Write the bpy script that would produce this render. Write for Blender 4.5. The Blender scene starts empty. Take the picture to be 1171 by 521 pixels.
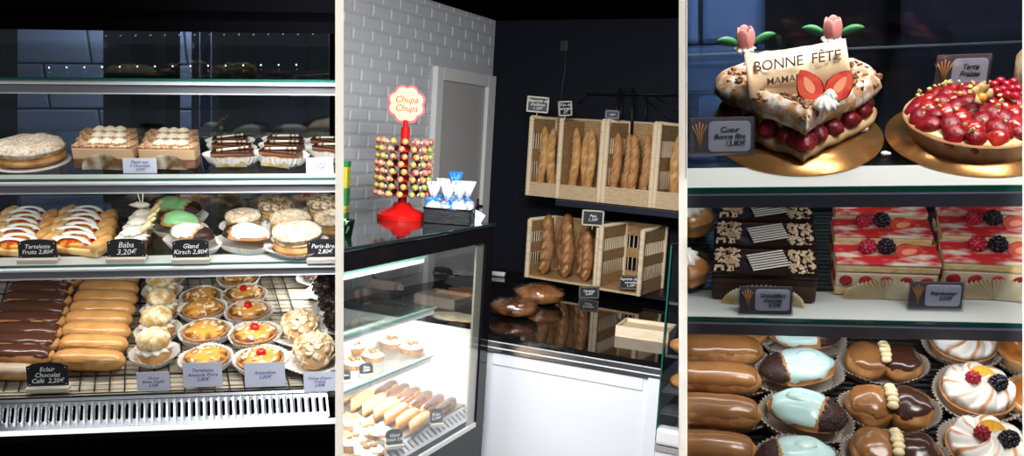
import bpy, bmesh, math, random
from mathutils import Vector, Matrix, noise
PI = math.pi
sin, cos = math.sin, math.cos
SC = bpy.context.scene
COL = SC.collection
random.seed(7)
FOC = 1000.0
EYE = Vector((0, 0, 1.7))

# ------------------------------------------------------------------ frames
def cv(x, y, zf):
    return Vector((x, y, -zf))
_n = cv(.06, 1, -.113).normalized()
_X = (-cv(-1700, 215, 1000)).normalized()
_Y = _n.cross(_X)
M = Matrix((_X, _Y, _n))            # world = M @ camera-space
def cam_ray(u, v):
    return cv(u - 585.5, 260.5 - v, FOC)
class Bay:
    """a local frame: x along the shelves, y away from the shopper, z up; origin at the eye"""
    def __init__(s, ax=None, pitch=0, roll=0, world=False):
        if world:
            s.R = Matrix.Identity(3); s.o = Vector((0, 0, 0)); s.eye = EYE
        else:
            a = math.radians(ax)
            x = cv(cos(a), roll, sin(a)).normalized()
            up0 = cv(0, 1, 0); up = (up0 - x * up0.dot(x)).normalized()
            fw = up.cross(x)
            p = math.radians(pitch)
            d = fw * cos(p) + up * sin(p)
            u = up * cos(p) - fw * sin(p)
            s.R = M @ Matrix((x, d, u)).transposed()
            s.o = EYE; s.eye = Vector((0, 0, 0))
        s.Ri = s.R.transposed()
        s.W = Matrix.Translation(s.o) @ s.R.to_4x4()
    def ray(s, u, v):
        return s.Ri @ (M @ cam_ray(u, v))
    def z(s, u, v, z):
        d = s.ray(u, v); return s.eye + d * ((z - s.eye.z) / d.z)
    def y(s, u, v, y):
        d = s.ray(u, v); return s.eye + d * ((y - s.eye.y) / d.y)
    def pl(s, u, v, p, n):
        d = s.ray(u, v); return s.eye + d * ((p - s.eye).dot(n) / d.dot(n))
    def colnormal(s, u):      # normal of the plane of picture column u, pointing to the picture's right
        return (s.Ri @ (M @ cv(FOC, 0, 585.5 - u))).normalized()
    def xcol(s, u, y, z):     # local x where that plane meets the line (y, z)
        n = s.colnormal(u)
        p = Vector((0, y, z)) - s.eye
        return -(p.dot(n)) / n.x
B1 = Bay(7, 22, .012)
B3 = Bay(-12, 33, 0)
B2 = Bay(world=True)

# ------------------------------------------------------------------ materials
MATS = {}
def mat(name, col, rough=.5, metal=0, col2=None, nscale=40, lo=.4, hi=.6, bump=0, bscale=60, spec=.5,
        emit=None, estr=0, coat=0, trans=0, detail=4, sss=0, attr=None, ior=1.45, dist=.002, stretch=None, sheen=0):
    if name in MATS: return MATS[name]
    m = bpy.data.materials.new(name); m.use_nodes = True
    nt = m.node_tree; N = nt.nodes; L = nt.links
    b = N['Principled BSDF']
    b.inputs['Base Color'].default_value = (*col, 1)
    b.inputs['Roughness'].default_value = rough
    b.inputs['Metallic'].default_value = metal
    b.inputs['Specular IOR Level'].default_value = spec
    b.inputs['Coat Weight'].default_value = coat
    b.inputs['Coat Roughness'].default_value = .08
    b.inputs['Transmission Weight'].default_value = trans
    b.inputs['IOR'].default_value = ior
    if sss:
        b.inputs['Subsurface Weight'].default_value = sss
        b.inputs['Subsurface Radius'].default_value = (.01, .005, .003)
    if emit:
        b.inputs['Emission Color'].default_value = (*emit, 1)
        b.inputs['Emission Strength'].default_value = estr
    tc = N.new('ShaderNodeTexCoord'); src = tc.outputs['Object']
    if stretch:
        mp = N.new('ShaderNodeMapping'); L.new(src, mp.inputs[0]); mp.inputs['Scale'].default_value = stretch; src = mp.outputs[0]
    if col2 is not None:
        r = N.new('ShaderNodeValToRGB'); r.color_ramp.elements[0].position = lo; r.color_ramp.elements[1].position = hi
        r.color_ramp.elements[0].color = (*col, 1); r.color_ramp.elements[1].color = (*col2, 1)
        if attr:
            a = N.new('ShaderNodeAttribute'); a.attribute_name = attr; L.new(a.outputs['Fac'], r.inputs[0])
        else:
            n = N.new('ShaderNodeTexNoise'); n.inputs['Scale'].default_value = nscale; n.inputs['Detail'].default_value = detail
            L.new(src, n.inputs['Vector']); L.new(n.outputs[0], r.inputs[0])
        L.new(r.outputs[0], b.inputs['Base Color'])
    if bump:
        n = N.new('ShaderNodeTexNoise'); n.inputs['Scale'].default_value = bscale; n.inputs['Detail'].default_value = 5
        L.new(src, n.inputs['Vector'])
        bp = N.new('ShaderNodeBump'); bp.inputs['Strength'].default_value = bump; bp.inputs['Distance'].default_value = dist
        L.new(n.outputs[0], bp.inputs['Height']); L.new(bp.outputs[0], b.inputs['Normal'])
    MATS[name] = m
    return m
def glassmat(name, tint=(1, 1, 1), refl=.08, rough=.02):
    if name in MATS: return MATS[name]
    m = bpy.data.materials.new(name); m.use_nodes = True
    nt = m.node_tree; N = nt.nodes; L = nt.links; N.remove(N['Principled BSDF'])
    t = N.new('ShaderNodeBsdfTransparent'); t.inputs[0].default_value = (*tint, 1)
    g = N.new('ShaderNodeBsdfGlossy'); g.inputs['Roughness'].default_value = rough
    mx = N.new('ShaderNodeMixShader'); fr = N.new('ShaderNodeLayerWeight'); fr.inputs[0].default_value = .25
    mt = N.new('ShaderNodeMath'); mt.operation = 'MULTIPLY_ADD'; mt.inputs[1].default_value = .22; mt.inputs[2].default_value = refl
    L.new(fr.outputs['Fresnel'], mt.inputs[0]); L.new(mt.outputs[0], mx.inputs[0])
    L.new(t.outputs[0], mx.inputs[1]); L.new(g.outputs[0], mx.inputs[2]); L.new(mx.outputs[0], N['Material Output'].inputs[0])
    MATS[name] = m
    return m
K = dict
black = mat('black_paint', (.004, .004, .005), .6, spec=.1)
blackdull = mat('black_dull', (.002, .002, .0025), .9, spec=0)
blackgloss = mat('black_gloss', (.006, .005, .006), .06, spec=.5)
alu = mat('brushed_aluminium', (.62, .62, .63), .32, .9, stretch=(1, 60, 60), bump=.05)
steel = mat('steel', (.75, .77, .8), .22, 1)
greyrail = mat('grey_rail', (.16, .165, .19), .4, .3)
whitelac = mat('white_lacquer', (.8, .8, .8), .25)
cream = mat('cream_paint', (.93, .87, .78), .6, spec=.2)
gshelf = glassmat('shelf_glass', (.93, .97, .95), .05)
gedge = mat('glass_edge_green', (.01, .10, .075), .12, spec=.7)
gpane = glassmat('pane_glass', (.97, .98, .98), .03)
gback = glassmat('back_pane', (.75, .8, .85), .1, .03)
choux = mat('choux_pastry', (.40, .17, .045), .55, col2=(.60, .32, .11), nscale=28, bump=.6, bscale=90)
chouxdk = mat('choux_pastry_dark', (.30, .12, .035), .55, col2=(.52, .25, .085), nscale=30, bump=.6, bscale=90)
chocglaze = mat('chocolate_glaze', (.085, .030, .016), .22, coat=.35, bump=.15, bscale=25)
chocdark = mat('dark_chocolate', (.018, .009, .008), .3, bump=.1, bscale=60)
coffeeglaze = mat('coffee_glaze', (.55, .25, .06), .2, col2=(.66, .33, .10), nscale=20, coat=.5, bump=.15, bscale=25)
caramelglaze = mat('caramel_glaze', (.25, .105, .032), .25, col2=(.32, .145, .048), nscale=20, coat=.35, bump=.15, bscale=25)
palecoffee = mat('pale_coffee_glaze', (.62, .30, .09), .25, col2=(.72, .40, .14), nscale=20, coat=.4, bump=.15, bscale=25)
creamw = mat('whipped_cream', (.88, .85, .76), .45, sss=.1)
custard = mat('custard_cream', (.80, .65, .33), .45)
sugar = mat('powdered_sugar', (.60, .34, .13), .8, col2=(.90, .84, .74), nscale=80, lo=.30, hi=.60, detail=9, bump=.7, bscale=140)
sugarw = mat('sugar_white_crust', (.62, .34, .12), .8, col2=(.90, .82, .68), nscale=120, lo=.32, hi=.62, detail=9, bump=.8, bscale=120)
paper = mat('white_paper_cup', (.80, .79, .75), .7)
paperold = mat('glassine_cup', (.42, .37, .31), .6)
goldcup = mat('gold_paper_cup', (.80, .55, .16), .35, .5, col2=(.9, .85, .7), nscale=50)
goldboard = mat('gold_board', (.55, .27, .09), .25, .8)
crust = mat('tart_crust', (.42, .20, .075), .6, col2=(.55, .30, .13), nscale=50, bump=.5, bscale=120)
almond = mat('almond_cream', (.82, .40, .075), .35, col2=(.16, .045, .012), attr='toast', lo=.05, hi=.85, coat=.3, bump=.5, bscale=110)
flake = mat('almond_flakes', (.80, .60, .36), .5, col2=(.9, .78, .58), nscale=60)
cherry = mat('glace_cherry', (.62, .01, .008), .12, coat=.6)
strawm = mat('strawberry', (.32, .006, .010), .22, col2=(.17, .003, .006), nscale=50, coat=.25, bump=.9, bscale=300, dist=.0015)
strawcut = mat('strawberry_cut', (.66, .09, .045), .35, col2=(.50, .02, .015), nscale=60, coat=.1)
raspm = mat('raspberry', (.30, .008, .022), .35, col2=(.42, .02, .045), nscale=60, coat=.2)
blackm = mat('blackberry', (.008, .005, .012), .2, coat=.3)
mint = mat('mint_icing', (.50, .72, .68), .2, col2=(.58, .78, .74), nscale=15, coat=.3)
green = mat('green_icing', (.28, .66, .28), .22, col2=(.40, .75, .38), nscale=15, coat=.4)
whiteic = mat('white_icing', (.86, .92, .86), .22, coat=.3)
sprinkle = mat('chocolate_sprinkles', (.035, .012, .008), .4, bump=1, bscale=400)
puff = mat('puff_pastry', (.72, .36, .10), .5, col2=(.87, .58, .26), nscale=40, bump=.8, bscale=70)
jam = mat('fruit_filling', (.60, .05, .01), .15, col2=(.90, .50, .08), nscale=45, coat=.6, bump=.4, bscale=80)
spongem = mat('sponge', (.80, .52, .20), .8, col2=(.88, .65, .33), nscale=120, bump=.6, bscale=200)
card_w = mat('white_card', (.58, .60, .70), .6)
slate = mat('slate_board', (.012, .012, .016), .5)
signfoot = mat('cream_sign_foot', (.62, .56, .46), .5)
chalk = mat('chalk_ink', (.95, .95, .93), .8)
ink = mat('blue_ink', (.10, .10, .30), .7)
inkdk = mat('dark_ink', (.02, .02, .03), .7)
chocbiscuit = mat('chocolate_ink', (.05, .015, .008), .5)

# ------------------------------------------------------------------ mesh helpers
def nz(p, s=1.0):
    return noise.noise(p * s)
def bm_new(): return bmesh.new()
def T(x=0, y=0, z=0): return Matrix.Translation((x, y, z))
def RZ(a): return Matrix.Rotation(a, 4, 'Z')
def RX(a): return Matrix.Rotation(a, 4, 'X')
def RY(a): return Matrix.Rotation(a, 4, 'Y')
def S(x, y, z): return Matrix.Diagonal((x, y, z, 1))
def box(bm, x0, x1, y0, y1, z0, z1, m=None, bev=0):
    vs = [bm.verts.new((x, y, z)) for z in (z0, z1) for y in (y0, y1) for x in (x0, x1)]
    if m is not None:
        for v in vs: v.co = m @ v.co
    fs = [bm.faces.new([vs[i] for i in f]) for f in ((0, 2, 3, 1), (4, 5, 7, 6), (0, 1, 5, 4), (1, 3, 7, 5), (3, 2, 6, 7), (2, 0, 4, 6))]
    if bev:
        es = list({e for f in fs for e in f.edges})
        bmesh.ops.bevel(bm, geom=es, offset=bev, segments=2, profile=.6, affect='EDGES')
    return bm
def prism(bm, bot, top):
    a = [bm.verts.new(p) for p in bot]; b = [bm.verts.new(p) for p in top]
    n = len(a)
    bm.faces.new(a[::-1]); bm.faces.new(b)
    for i in range(n):
        j = (i + 1) % n; bm.faces.new((a[i], a[j], b[j], b[i]))
    return bm
def grid(bm, P, closed_u=True, cap=True):
    """P[row][col] -> vertices and quads; columns wrap"""
    V = [[bm.verts.new(p) for p in r] for r in P]
    n = len(V[0])
    for i in range(len(V) - 1):
        for j in range(n if closed_u else n - 1):
            k = (j + 1) % n
            bm.faces.new((V[i][j], V[i][k], V[i + 1][k], V[i + 1][j]))
    if cap:
        bm.faces.new(V[0][::-1]); bm.faces.new(V[-1])
    return V
def lathe(bm, prof, n=32, m=None, fn=None):
    P = []
    for (r, z) in prof:
        row = []
        for j in range(n):
            a = 2 * PI * j / n
            rr = r * (fn(a, r, z) if fn else 1)
            p = Vector((rr * cos(a), rr * sin(a), z))
            row.append(m @ p if m is not None else p)
        P.append(row)
    grid(bm, P)
    return bm
def tube(bm, pts, r, n=8, m=None, cap=True):
    P = []
    pts = [Vector(p) for p in pts]
    for i, p in enumerate(pts):
        a = pts[max(i - 1, 0)]; b = pts[min(i + 1, len(pts) - 1)]
        d = (b - a).normalized()
        ref = Vector((0, 0, 1)) if abs(d.z) < .9 else Vector((1, 0, 0))
        s = d.cross(ref).normalized(); t = s.cross(d)
        rr = r(i / (len(pts) - 1)) if callable(r) else r
        row = [p + (s * cos(2 * PI * j / n) + t * sin(2 * PI * j / n)) * rr for j in range(n)]
        P.append([m @ q if m is not None else q for q in row])
    grid(bm, P, cap=cap)
    return bm
def blob(bm, r, c=(0, 0, 0), nu=24, nv=14, e=1.0, amp=0, fr=20, seed=0, mask=None, off=0, m=None, flat=None, edge=.12, ridge=None, ex=1.0):
    """(super)ellipsoid with noise; mask(p01)->value keeps the faces where it is > 0 and lifts them by off. p01 is the unit-sphere point."""
    sg = lambda v, q: math.copysign(abs(v) ** q, v)
    V = []; vals = []
    for i in range(nv + 1):
        th = -PI / 2 + PI * i / nv
        row = []; vr = []
        for j in range(nu):
            ph = 2 * PI * j / nu
            d = Vector((sg(cos(th), e) * sg(cos(ph), ex), sg(cos(th), e) * sg(sin(ph), ex), sg(sin(th), e)))
            k = 1 + amp * nz(d * fr * .1 + Vector((seed * 3.7, seed, 0)))
            if ridge: k += ridge(d)
            p = Vector((d.x * r[0] * k, d.y * r[1] * k, d.z * r[2] * k))
            mv = mask(d) if mask else 1
            if mask and off:
                t = max(0, min(1, mv / edge)); q = off * (t * 2 - t * t) - off * .3
                nn = Vector((d.x / r[0], d.y / r[1], d.z / r[2])).normalized()
                p += nn * q
            if flat is not None and p.z < flat: p.z = flat
            p += Vector(c)
            if m is not None: p = m @ p
            row.append(p); vr.append(mv)
        V.append(row); vals.append(vr)
    vs = [[bm.verts.new(p) for p in row] for row in V]
    fs = []
    for i in range(nv):
        for j in range(nu):
            k = (j + 1) % nu
            if mask and min(vals[i][j], vals[i][k], vals[i + 1][k], vals[i + 1][j]) <= -.05: continue
            bm.faces.new((vs[i][j], vs[i][k], vs[i + 1][k], vs[i + 1][j]))
    bmesh.ops.delete(bm, geom=[v for row in vs for v in row if not v.link_faces], context='VERTS')
    return bm
def mk(name, bm, material, parent=None, smooth=True, auto=None):
    me = bpy.data.meshes.new(name)
    bmesh.ops.remove_doubles(bm, verts=bm.verts, dist=1e-6)
    bmesh.ops.recalc_face_normals(bm, faces=bm.faces)
    bm.to_mesh(me); bm.free()
    if smooth:
        me.polygons.foreach_set('use_smooth', [True] * len(me.polygons))
        if auto is not None: me.set_sharp_from_angle(angle=math.radians(auto))
    if material is not None: me.materials.append(material)
    o = bpy.data.objects.new(name, me); COL.objects.link(o)
    if parent is not None: o.parent = parent
    return o
def tag(o, label=None, cat=None, group=None, kind=None):
    if label: o['label'] = label
    if cat: o['category'] = cat
    if group: o['group'] = group
    if kind: o['kind'] = kind
    return o
def thing(name, label=None, cat=None, group=None):
    o = bpy.data.objects.new(name, None); o.empty_display_size = .02; COL.objects.link(o)
    return tag(o, label, cat, group)
def dup(root, label=None, group=None):
    r = root.copy(); COL.objects.link(r)
    if label: r['label'] = label
    if group: r['group'] = group
    for ch in list(root.children):
        c = ch.copy(); COL.objects.link(c); c.parent = r
        for g in list(ch.children):
            d = g.copy(); COL.objects.link(d); d.parent = c
    return r
USED = set()
def first(proto, label, group=None):
    """the prototype itself the first time, then copies"""
    if proto.name in USED:
        return dup(proto, label, group)
    USED.add(proto.name)
    proto['label'] = label
    if group: proto['group'] = group
    return proto
def put(o, bay, p, rz=0, sc=1, rx=0, ry=0):
    s = sc if isinstance(sc, tuple) else (sc, sc, sc)
    o.matrix_world = bay.W @ Matrix.Translation(p) @ RZ(rz) @ RX(rx) @ RY(ry) @ S(*s)
    return o
def struct(name, bm, m, bay=None, smooth=False, parent=None):
    o = mk(name, bm, m, parent, smooth)
    if parent is None:
        if bay is not None: o.matrix_world = bay.W
        tag(o, kind='structure')
    return o
def cut_at(root, bay, u, keep_right):
    """saw a thing off where it meets the partition plane of picture column u"""
    nl = bay.colnormal(u)
    nw = (bay.R @ nl).normalized()
    pw = EYE
    def rec(o, mw):
        if o.type == 'MESH':
            inv = mw.inverted()
            cs = [mw @ Vector(c) for c in o.bound_box]
            ds = [(c - pw).dot(nw) * (1 if keep_right else -1) for c in cs]
            if min(ds) < 0:
                me = o.data.copy(); o.data = me
                bm = bmesh.new(); bm.from_mesh(me)
                pl = inv @ pw; n = (mw.to_3x3().transposed() @ nw)
                bmesh.ops.bisect_plane(bm, geom=bm.verts[:] + bm.edges[:] + bm.faces[:], plane_co=pl, plane_no=n,
                                       clear_inner=keep_right, clear_outer=not keep_right)
                es = [e for e in bm.edges if e.is_boundary]
                try: bmesh.ops.holes_fill(bm, edges=[e for e in es if abs((e.verts[0].co - pl).dot(n.normalized())) < 1e-5 and abs((e.verts[1].co - pl).dot(n.normalized())) < 1e-5], sides=0)
                except Exception: pass
                bm.to_mesh(me); bm.free()
                if len(me.polygons) == 0:
                    for c in list(o.children): bpy.data.objects.remove(c)
                    bpy.data.objects.remove(o); return
        for c in list(o.children): rec(c, mw @ c.matrix_basis)
    rec(root, root.matrix_basis.copy())
FONT_ALIGN = 'CENTER'
def text(s, size, material, parent, loc, rot=(PI / 2, 0, 0), name='lettering', ext=.0002, shear=.25, align='CENTER', spacing=1.0):
    cu = bpy.data.curves.new(name, 'FONT'); cu.body = s; cu.size = size; cu.align_x = align; cu.align_y = 'CENTER'
    cu.extrude = ext; cu.shear = shear; cu.resolution_u = 2; cu.space_line = .92; cu.space_character = spacing; cu.offset = size * .003
    cu.materials.append(material)
    tmp = bpy.data.objects.new(name, cu)
    me = bpy.data.meshes.new_from_object(tmp); bpy.data.objects.remove(tmp)
    o = bpy.data.objects.new(name, me); COL.objects.link(o); o.parent = parent
    o.location = loc; o.rotation_euler = rot
    return o
def area(name, loc, aim, size, energy, col=(1, 1, 1), sizey=None, spread=PI, bay=None, up=None):
    l = bpy.data.lights.new(name, 'AREA'); l.energy = energy; l.color = col; l.size = size; l.spread = spread
    if sizey: l.shape = 'RECTANGLE'; l.size_y = sizey
    o = bpy.data.objects.new(name, l); COL.objects.link(o)
    loc = Vector(loc); aim = Vector(aim)
    z = (loc - aim).normalized()
    x = Vector(up) if up else Vector((1, 0, 0))
    y = z.cross(x).normalized(); x = y.cross(z)
    R = Matrix((x, y, z)).transposed().to_4x4()
    Mx = Matrix.Translation(loc) @ R
    o.matrix_world = (bay.W @ Mx) if bay is not None else Mx
    return o

# ------------------------------------------------------------------ camera, world, colour
cam = bpy.data.cameras.new('camera'); cam.sensor_width = 36; cam.lens = FOC / 1171 * 36; cam.clip_start = .02; cam.clip_end = 60
co = bpy.data.objects.new('camera', cam); COL.objects.link(co)
co.matrix_world = Matrix.Translation(EYE) @ M.to_4x4()
SC.camera = co
w = bpy.data.worlds.new('room_air'); SC.world = w; w.use_nodes = True
w.node_tree.nodes['Background'].inputs[0].default_value = (.75, .85, 1, 1)
w.node_tree.nodes['Background'].inputs[1].default_value = .12
SC.view_settings.view_transform = 'Standard'; SC.view_settings.look = 'None'
SC.view_settings.gamma = 1; SC.view_settings.exposure = 0; SC.view_settings.use_curve_mapping = False
SC.cycles.use_denoising = True
SC.cycles.max_bounces = 8; SC.cycles.transparent_max_bounces = 16
SC.cycles.sample_clamp_indirect = 4
SC.cycles.caustics_reflective = False; SC.cycles.caustics_refractive = False

# ------------------------------------------------------------------ partitions between the three bays
POSTE = (.03, .03, .05)
def camp(u, v, zf):   # world point on the ray of (u, v) at forward distance zf
    return EYE + M @ (cam_ray(u, v) * (zf / FOC))
for k, (a, b) in enumerate(((383.3, 393.0), (776.2, 786.0), (1169.2, 1179.0))):
    bm = bm_new()
    z0, z1 = .70, .73
    prism(bm, [camp(a, 760, z0), camp(b, 760, z0), camp(b - (b-a)*.04, 760, z1), camp(a + (b-a)*.04, 760, z1)],
              [camp(a, -240, z0), camp(b, -240, z0), camp(b - (b-a)*.04, -240, z1), camp(a + (b-a)*.04, -240, z1)])
    struct('trim_%d' % (k + 1), bm, cream)
    mid = camp((a + b) / 2, 260, .70)
    src = camp((a + b) / 2, 260, .10)
    if POSTE[k]: area('post_fill', src, mid, .9, POSTE[k], (1, .96, .91), sizey=.012, spread=math.radians(2.5), up=M @ cv(0, 1, 0))  # added beam without a real fitting, brightens the cream posts

# ------------------------------------------------------------------ pastry makers (metres, origin under the middle, front towards -y)
def paper_cup(parent, rx, ry, h=.022, flare=1.25, pleats=44, m=None, name='paper_cup', amp=.03):
    bm = bm_new(); n = pleats * 2
    P = []
    for (k, z) in ((.1, .0008), (.92, .0008), (1.0, .004), (flare, h), (flare - .015, h), (.97, .005), (.9, .0016), (.1, .0016)):
        row = []
        for j in range(n):
            a = 2 * PI * j / n; q = k * (1 + (amp if j % 2 else -amp) * (k > .95)) * (1 + .03 * sin(3 * a + rx * 900))
            row.append((rx * q * cos(a), ry * q * sin(a), z + (.0015 * sin(5 * a) if z > .01 else 0)))
        P.append(row)
    grid(bm, P)
    return mk(name, bm, m or paper, parent, smooth=False)
def capsule(bm, L, w, h, sd, mask=None, off=0, K=30, n=30):
    V, vals = [], []
    for i in range(K + 1):
        s = -1 + 2 * i / K
        s = math.copysign(1 - (1 - abs(s)) ** 1.35, s) if abs(s) < 1 else s
        q = max(.02, (1 - abs(s) ** 4.5)) ** .5
        row, vr = [], []
        for j in range(n):
            p = 2 * PI * j / n
            k = 1 + .05 * nz(Vector((s * 3 + sd, cos(p), sin(p) + sd))) + .02 * nz(Vector((s * 9, cos(p) * 3, sin(p) * 3 + sd)))
            mv = mask(s, p) if mask else 1
            o_ = 0
            if mask:
                t = max(0, min(1, mv / .22)); o_ = off * (2 * t - t * t) - off * .3
            y = (w / 2 * q * k + o_) * cos(p); z = h / 2 + (h / 2 * q * k + o_) * sin(p)
            row.append(Vector((s * (L / 2 + (o_ if mask else 0)), y, max(z, .001)))); vr.append(mv)
        V.append(row); vals.append(vr)
    vs = [[bm.verts.new(p) for p in r] for r in V]
    for i in range(K):
        for j in range(n):
            k = (j + 1) % n
            if mask and min(vals[i][j], vals[i][k], vals[i + 1][k], vals[i + 1][j]) <= -.05: continue
            bm.faces.new((vs[i][j], vs[i][k], vs[i + 1][k], vs[i + 1][j]))
    if not mask: bm.faces.new(vs[0][::-1]); bm.faces.new(vs[-1])
    bmesh.ops.delete(bm, geom=[v for r in vs for v in r if not v.link_faces], context='VERTS')
def eclair(name, glaze, body, L=.13, w=.042, h=.036, seed=0, cup=None, gname='icing', lo=.42):
    t = thing(name, '', 'pastry')
    bm = bm_new(); capsule(bm, L, w, h, seed); mk('choux_shell', bm, body, t)
    bm = bm_new()
    capsule(bm, L, w, h, seed, lambda s, p: min(sin(p) - lo + .28 * nz(Vector((s * 3.2, (1 if cos(p) > 0 else -1) * 2, seed + .5))), (.93 - abs(s)) * 3 + .15 * nz(Vector((p, s, seed)))), .0024)
    mk(gname, bm, glaze, t)
    if cup: paper_cup(t, L / 2 * .97, w / 2 * .98, .012, 1.12, 50, cup)
    return t
def tart_shell(t, r, h, m=None, flutes=0, name='crust'):
    bm = bm_new()
    fn = (lambda a, rr, z: 1 + (.018 * sin(flutes * a) if rr > r * .93 else 0)) if flutes else None
    lathe(bm, [(.001, 0), (r * .86, 0), (r * .97, h), (r, h * 1.02), (r * .985, h * 1.08), (r * .9, h * 1.03), (r * .88, h * .85), (.001, h * .85)], 72 if flutes else 40, fn=fn)
    return mk(name, bm, m or crust, t, auto=50)
def dome(t, r, z, h, m, name='filling', amp=.12, seed=0, fr=30):
    bm = bm_new(); blob(bm, (r, r, h), (0, 0, z), 40, 22, 1, amp, fr, seed, flat=-.0005)
    o = mk(name, bm, m, t)
    at_ = o.data.attributes.new('toast', 'FLOAT', 'POINT')
    for k, v in enumerate(o.data.vertices):
        q = math.hypot(v.co.x, v.co.y) / r
        at_.data[k].value = max(0, (q - .55) * 1.6 + .9 * nz(Vector((v.co.x * 70, v.co.y * 70, seed))) * (.4 + q))
    return o
def flakes(t, n, r, z, size, m, seed, name='almond_flakes', zf=None):
    rd = random.Random(seed); bm = bm_new()
    for i in range(n):
        a = rd.uniform(0, 2 * PI); q = r * math.sqrt(rd.random()); x, y = q * cos(a), q * sin(a)
        zz = zf(x, y) if zf else z
        mm = T(x, y, zz) @ RZ(rd.uniform(0, 6)) @ RX(rd.uniform(-.6, .6)) @ RY(rd.uniform(-.6, .6))
        s = size * rd.uniform(.6, 1.2)
        blob(bm, (s, s * .6, s * .22), (0, 0, 0), 7, 4, m=mm)
    return mk(name, bm, m, t)
def rosette(bm, c, r, h, lobes=6, turns=.5):
    P = []
    n = lobes * 6
    for k, (q, z) in enumerate(((.75, 0), (1, .18), (.95, .4), (.7, .65), (.38, .87), (.05, 1.0))):
        P.append([(c[0] + r * q * (1 + .16 * cos(lobes * (a + turns * z * 2))) * cos(a), c[1] + r * q * (1 + .16 * cos(lobes * (a + turns * z * 2))) * sin(a), c[2] + h * z) for a in [2 * PI * j / n for j in range(n)]])
    grid(bm, P)
def berry(bm, c, r, h, n=9, rings=5, m=None, tilt=None):
    """raspberry or blackberry: a body with drupelets"""
    mm = T(*c) @ (tilt or Matrix.Identity(4))
    blob(bm, (r * .86, r * .86, h * .5), (0, 0, h * .5), 12, 8, m=mm)
    for i in range(rings):
        th = -.9 + 2.3 * i / (rings - 1); k = max(3, int(n * cos(th) + .5))
        for j in range(k):
            a = 2 * PI * (j + .5 * (i % 2)) / k
            p = (r * .84 * cos(th) * cos(a), r * .84 * cos(th) * sin(a), h * .5 + h * .46 * sin(th))
            blob(bm, (r * .27,) * 3, p, 7, 5, m=mm)
def strawberry(bm, L, r, m=None, half=False):
    P = []
    n = 18
    for k in range(11):
        t = k / 10; q = (sin(PI * min(1, t * 1.0)) ** .62) * (1 - .42 * t) * 1.28 if 0 < t < 1 else .02
        row = []
        for j in range(n):
            a = 2 * PI * j / n
            y, z = r * q * cos(a), r * q * sin(a)
            if half and z < 0: z = 0
            p = Vector((L * (t - .4), y, z)); row.append(m @ p if m is not None else p)
        P.append(row)
    grid(bm, P)
def price_card(bay, p, w, h, s, label, rz=0, tilt=.2, size=None, group=None, m=None, inkm=None):
    t = thing('price_card', label, 'price card', group)
    bm = bm_new()
    mm = RX(-tilt)
    box(bm, -w / 2, w / 2, 0, .001, 0, h, mm); mk('card', bm, m or card_w, t, False)
    bm = bm_new(); box(bm, -w * .3, w * .3, 0, .001, 0, h * .45, T(0, h * .32, 0) @ RX(.35)); mk('prop', bm, m or card_w, t, False)
    c = mm @ Vector((0, -.0006, h / 2))
    text(s, size or h * .3, inkm or ink, t, c, (PI / 2 - tilt, 0, 0))
    return put(t, bay, p, rz)
def chalk_sign(bay, p, w, h, s, label, rz=0, size=None, group=None, foot=True):
    t = thing('chalk_price_sign', label, 'sign', group)
    tilt = .22; z0 = .010 if foot else 0
    mm = T(0, 0, z0) @ RX(-tilt)
    bm = bm_new()
    n = 10
    pts = [(-w / 2, 0), (w / 2, 0), (w / 2, h * .86), (w * .42, h * .88)] + [(w * .42 * cos(PI * k / n), h * .88 + h * .12 * sin(PI * k / n)) for k in range(1, n)] + [(-w * .42, h * .88), (-w / 2, h * .86)]
    prism(bm, [mm @ Vector((x, 0, z)) for x, z in pts], [mm @ Vector((x, .002, z)) for x, z in pts])
    mk('slate', bm, slate, t, False)
    bm = bm_new()
    for x in (-w * .44, w * .44):
        for z in (h * .1, h * .78): box(bm, x - .0008, x + .0008, -.0008, 0, z - .0008, z + .0008, mm)
    mk('corner_dots', bm, chalk, t, False)
    if foot:
        bm = bm_new(); box(bm, -w * .52, w * .52, -.012, .014, 0, .0115, None, .0015); mk('foot', bm, signfoot, t, False)
    c = mm @ Vector((0, -.0008, h * .48))
    text(s, size or h * .3, chalk, t, c, (PI / 2 - tilt, 0, 0))
    return put(t, bay, p, rz)
# ================================================================== BAY 1: the black pastry case on the left
Y0 = 1.90
z1 = B1.y(191, 90, Y0).z; z2 = B1.y(191, 204, Y0).z; z3 = B1.y(191, 301, Y0).z
YD = 1.76; zD = B1.y(191, 452, YD).z
PR = 384.5       # picture column of the partition side
YB = 2.42        # back pane
def zf_of(bay, p):
    return (bay.R @ (p - bay.eye)).dot(M @ cv(0, 0, 1))
def place(bay, o, u, v, z, wpx, base, rz=0, up=0, sq=1.0, rx=0):
    p = bay.z(u, v, z) if not isinstance(z, tuple) else bay.y(u, v, z[0])
    s = wpx * zf_of(bay, p) / FOC / base
    p = p + Vector((0, 0, up + .0011))
    return put(o, bay, p, rz, (s, s, s * sq), rx)
def slab(bay, ul, ur, ya, yb, za, zb, bm=None):
    """a board from picture column ul to ur whose ends follow those columns"""
    bm = bm or bm_new()
    f = bay.xcol
    bot = [(f(ul, ya, za), ya, za), (f(ur, ya, za), ya, za), (f(ur, yb, za), yb, za), (f(ul, yb, za), yb, za)]
    top = [(f(ul, ya, zb), ya, zb), (f(ur, ya, zb), ya, zb), (f(ur, yb, zb), yb, zb), (f(ul, yb, zb), yb, zb)]
    return prism(bm, bot, top)
UL = -60
case = thing('display_case', 'tall black framed pastry display case with glass shelves and slotted steel sill', 'display case')
case.matrix_world = B1.W
def part(name, bm, m, smooth=False, parent=case): return mk(name, bm, m, parent, smooth)
railface = mat('rail_face_grey', (.30, .30, .32), .35, .5)
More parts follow.
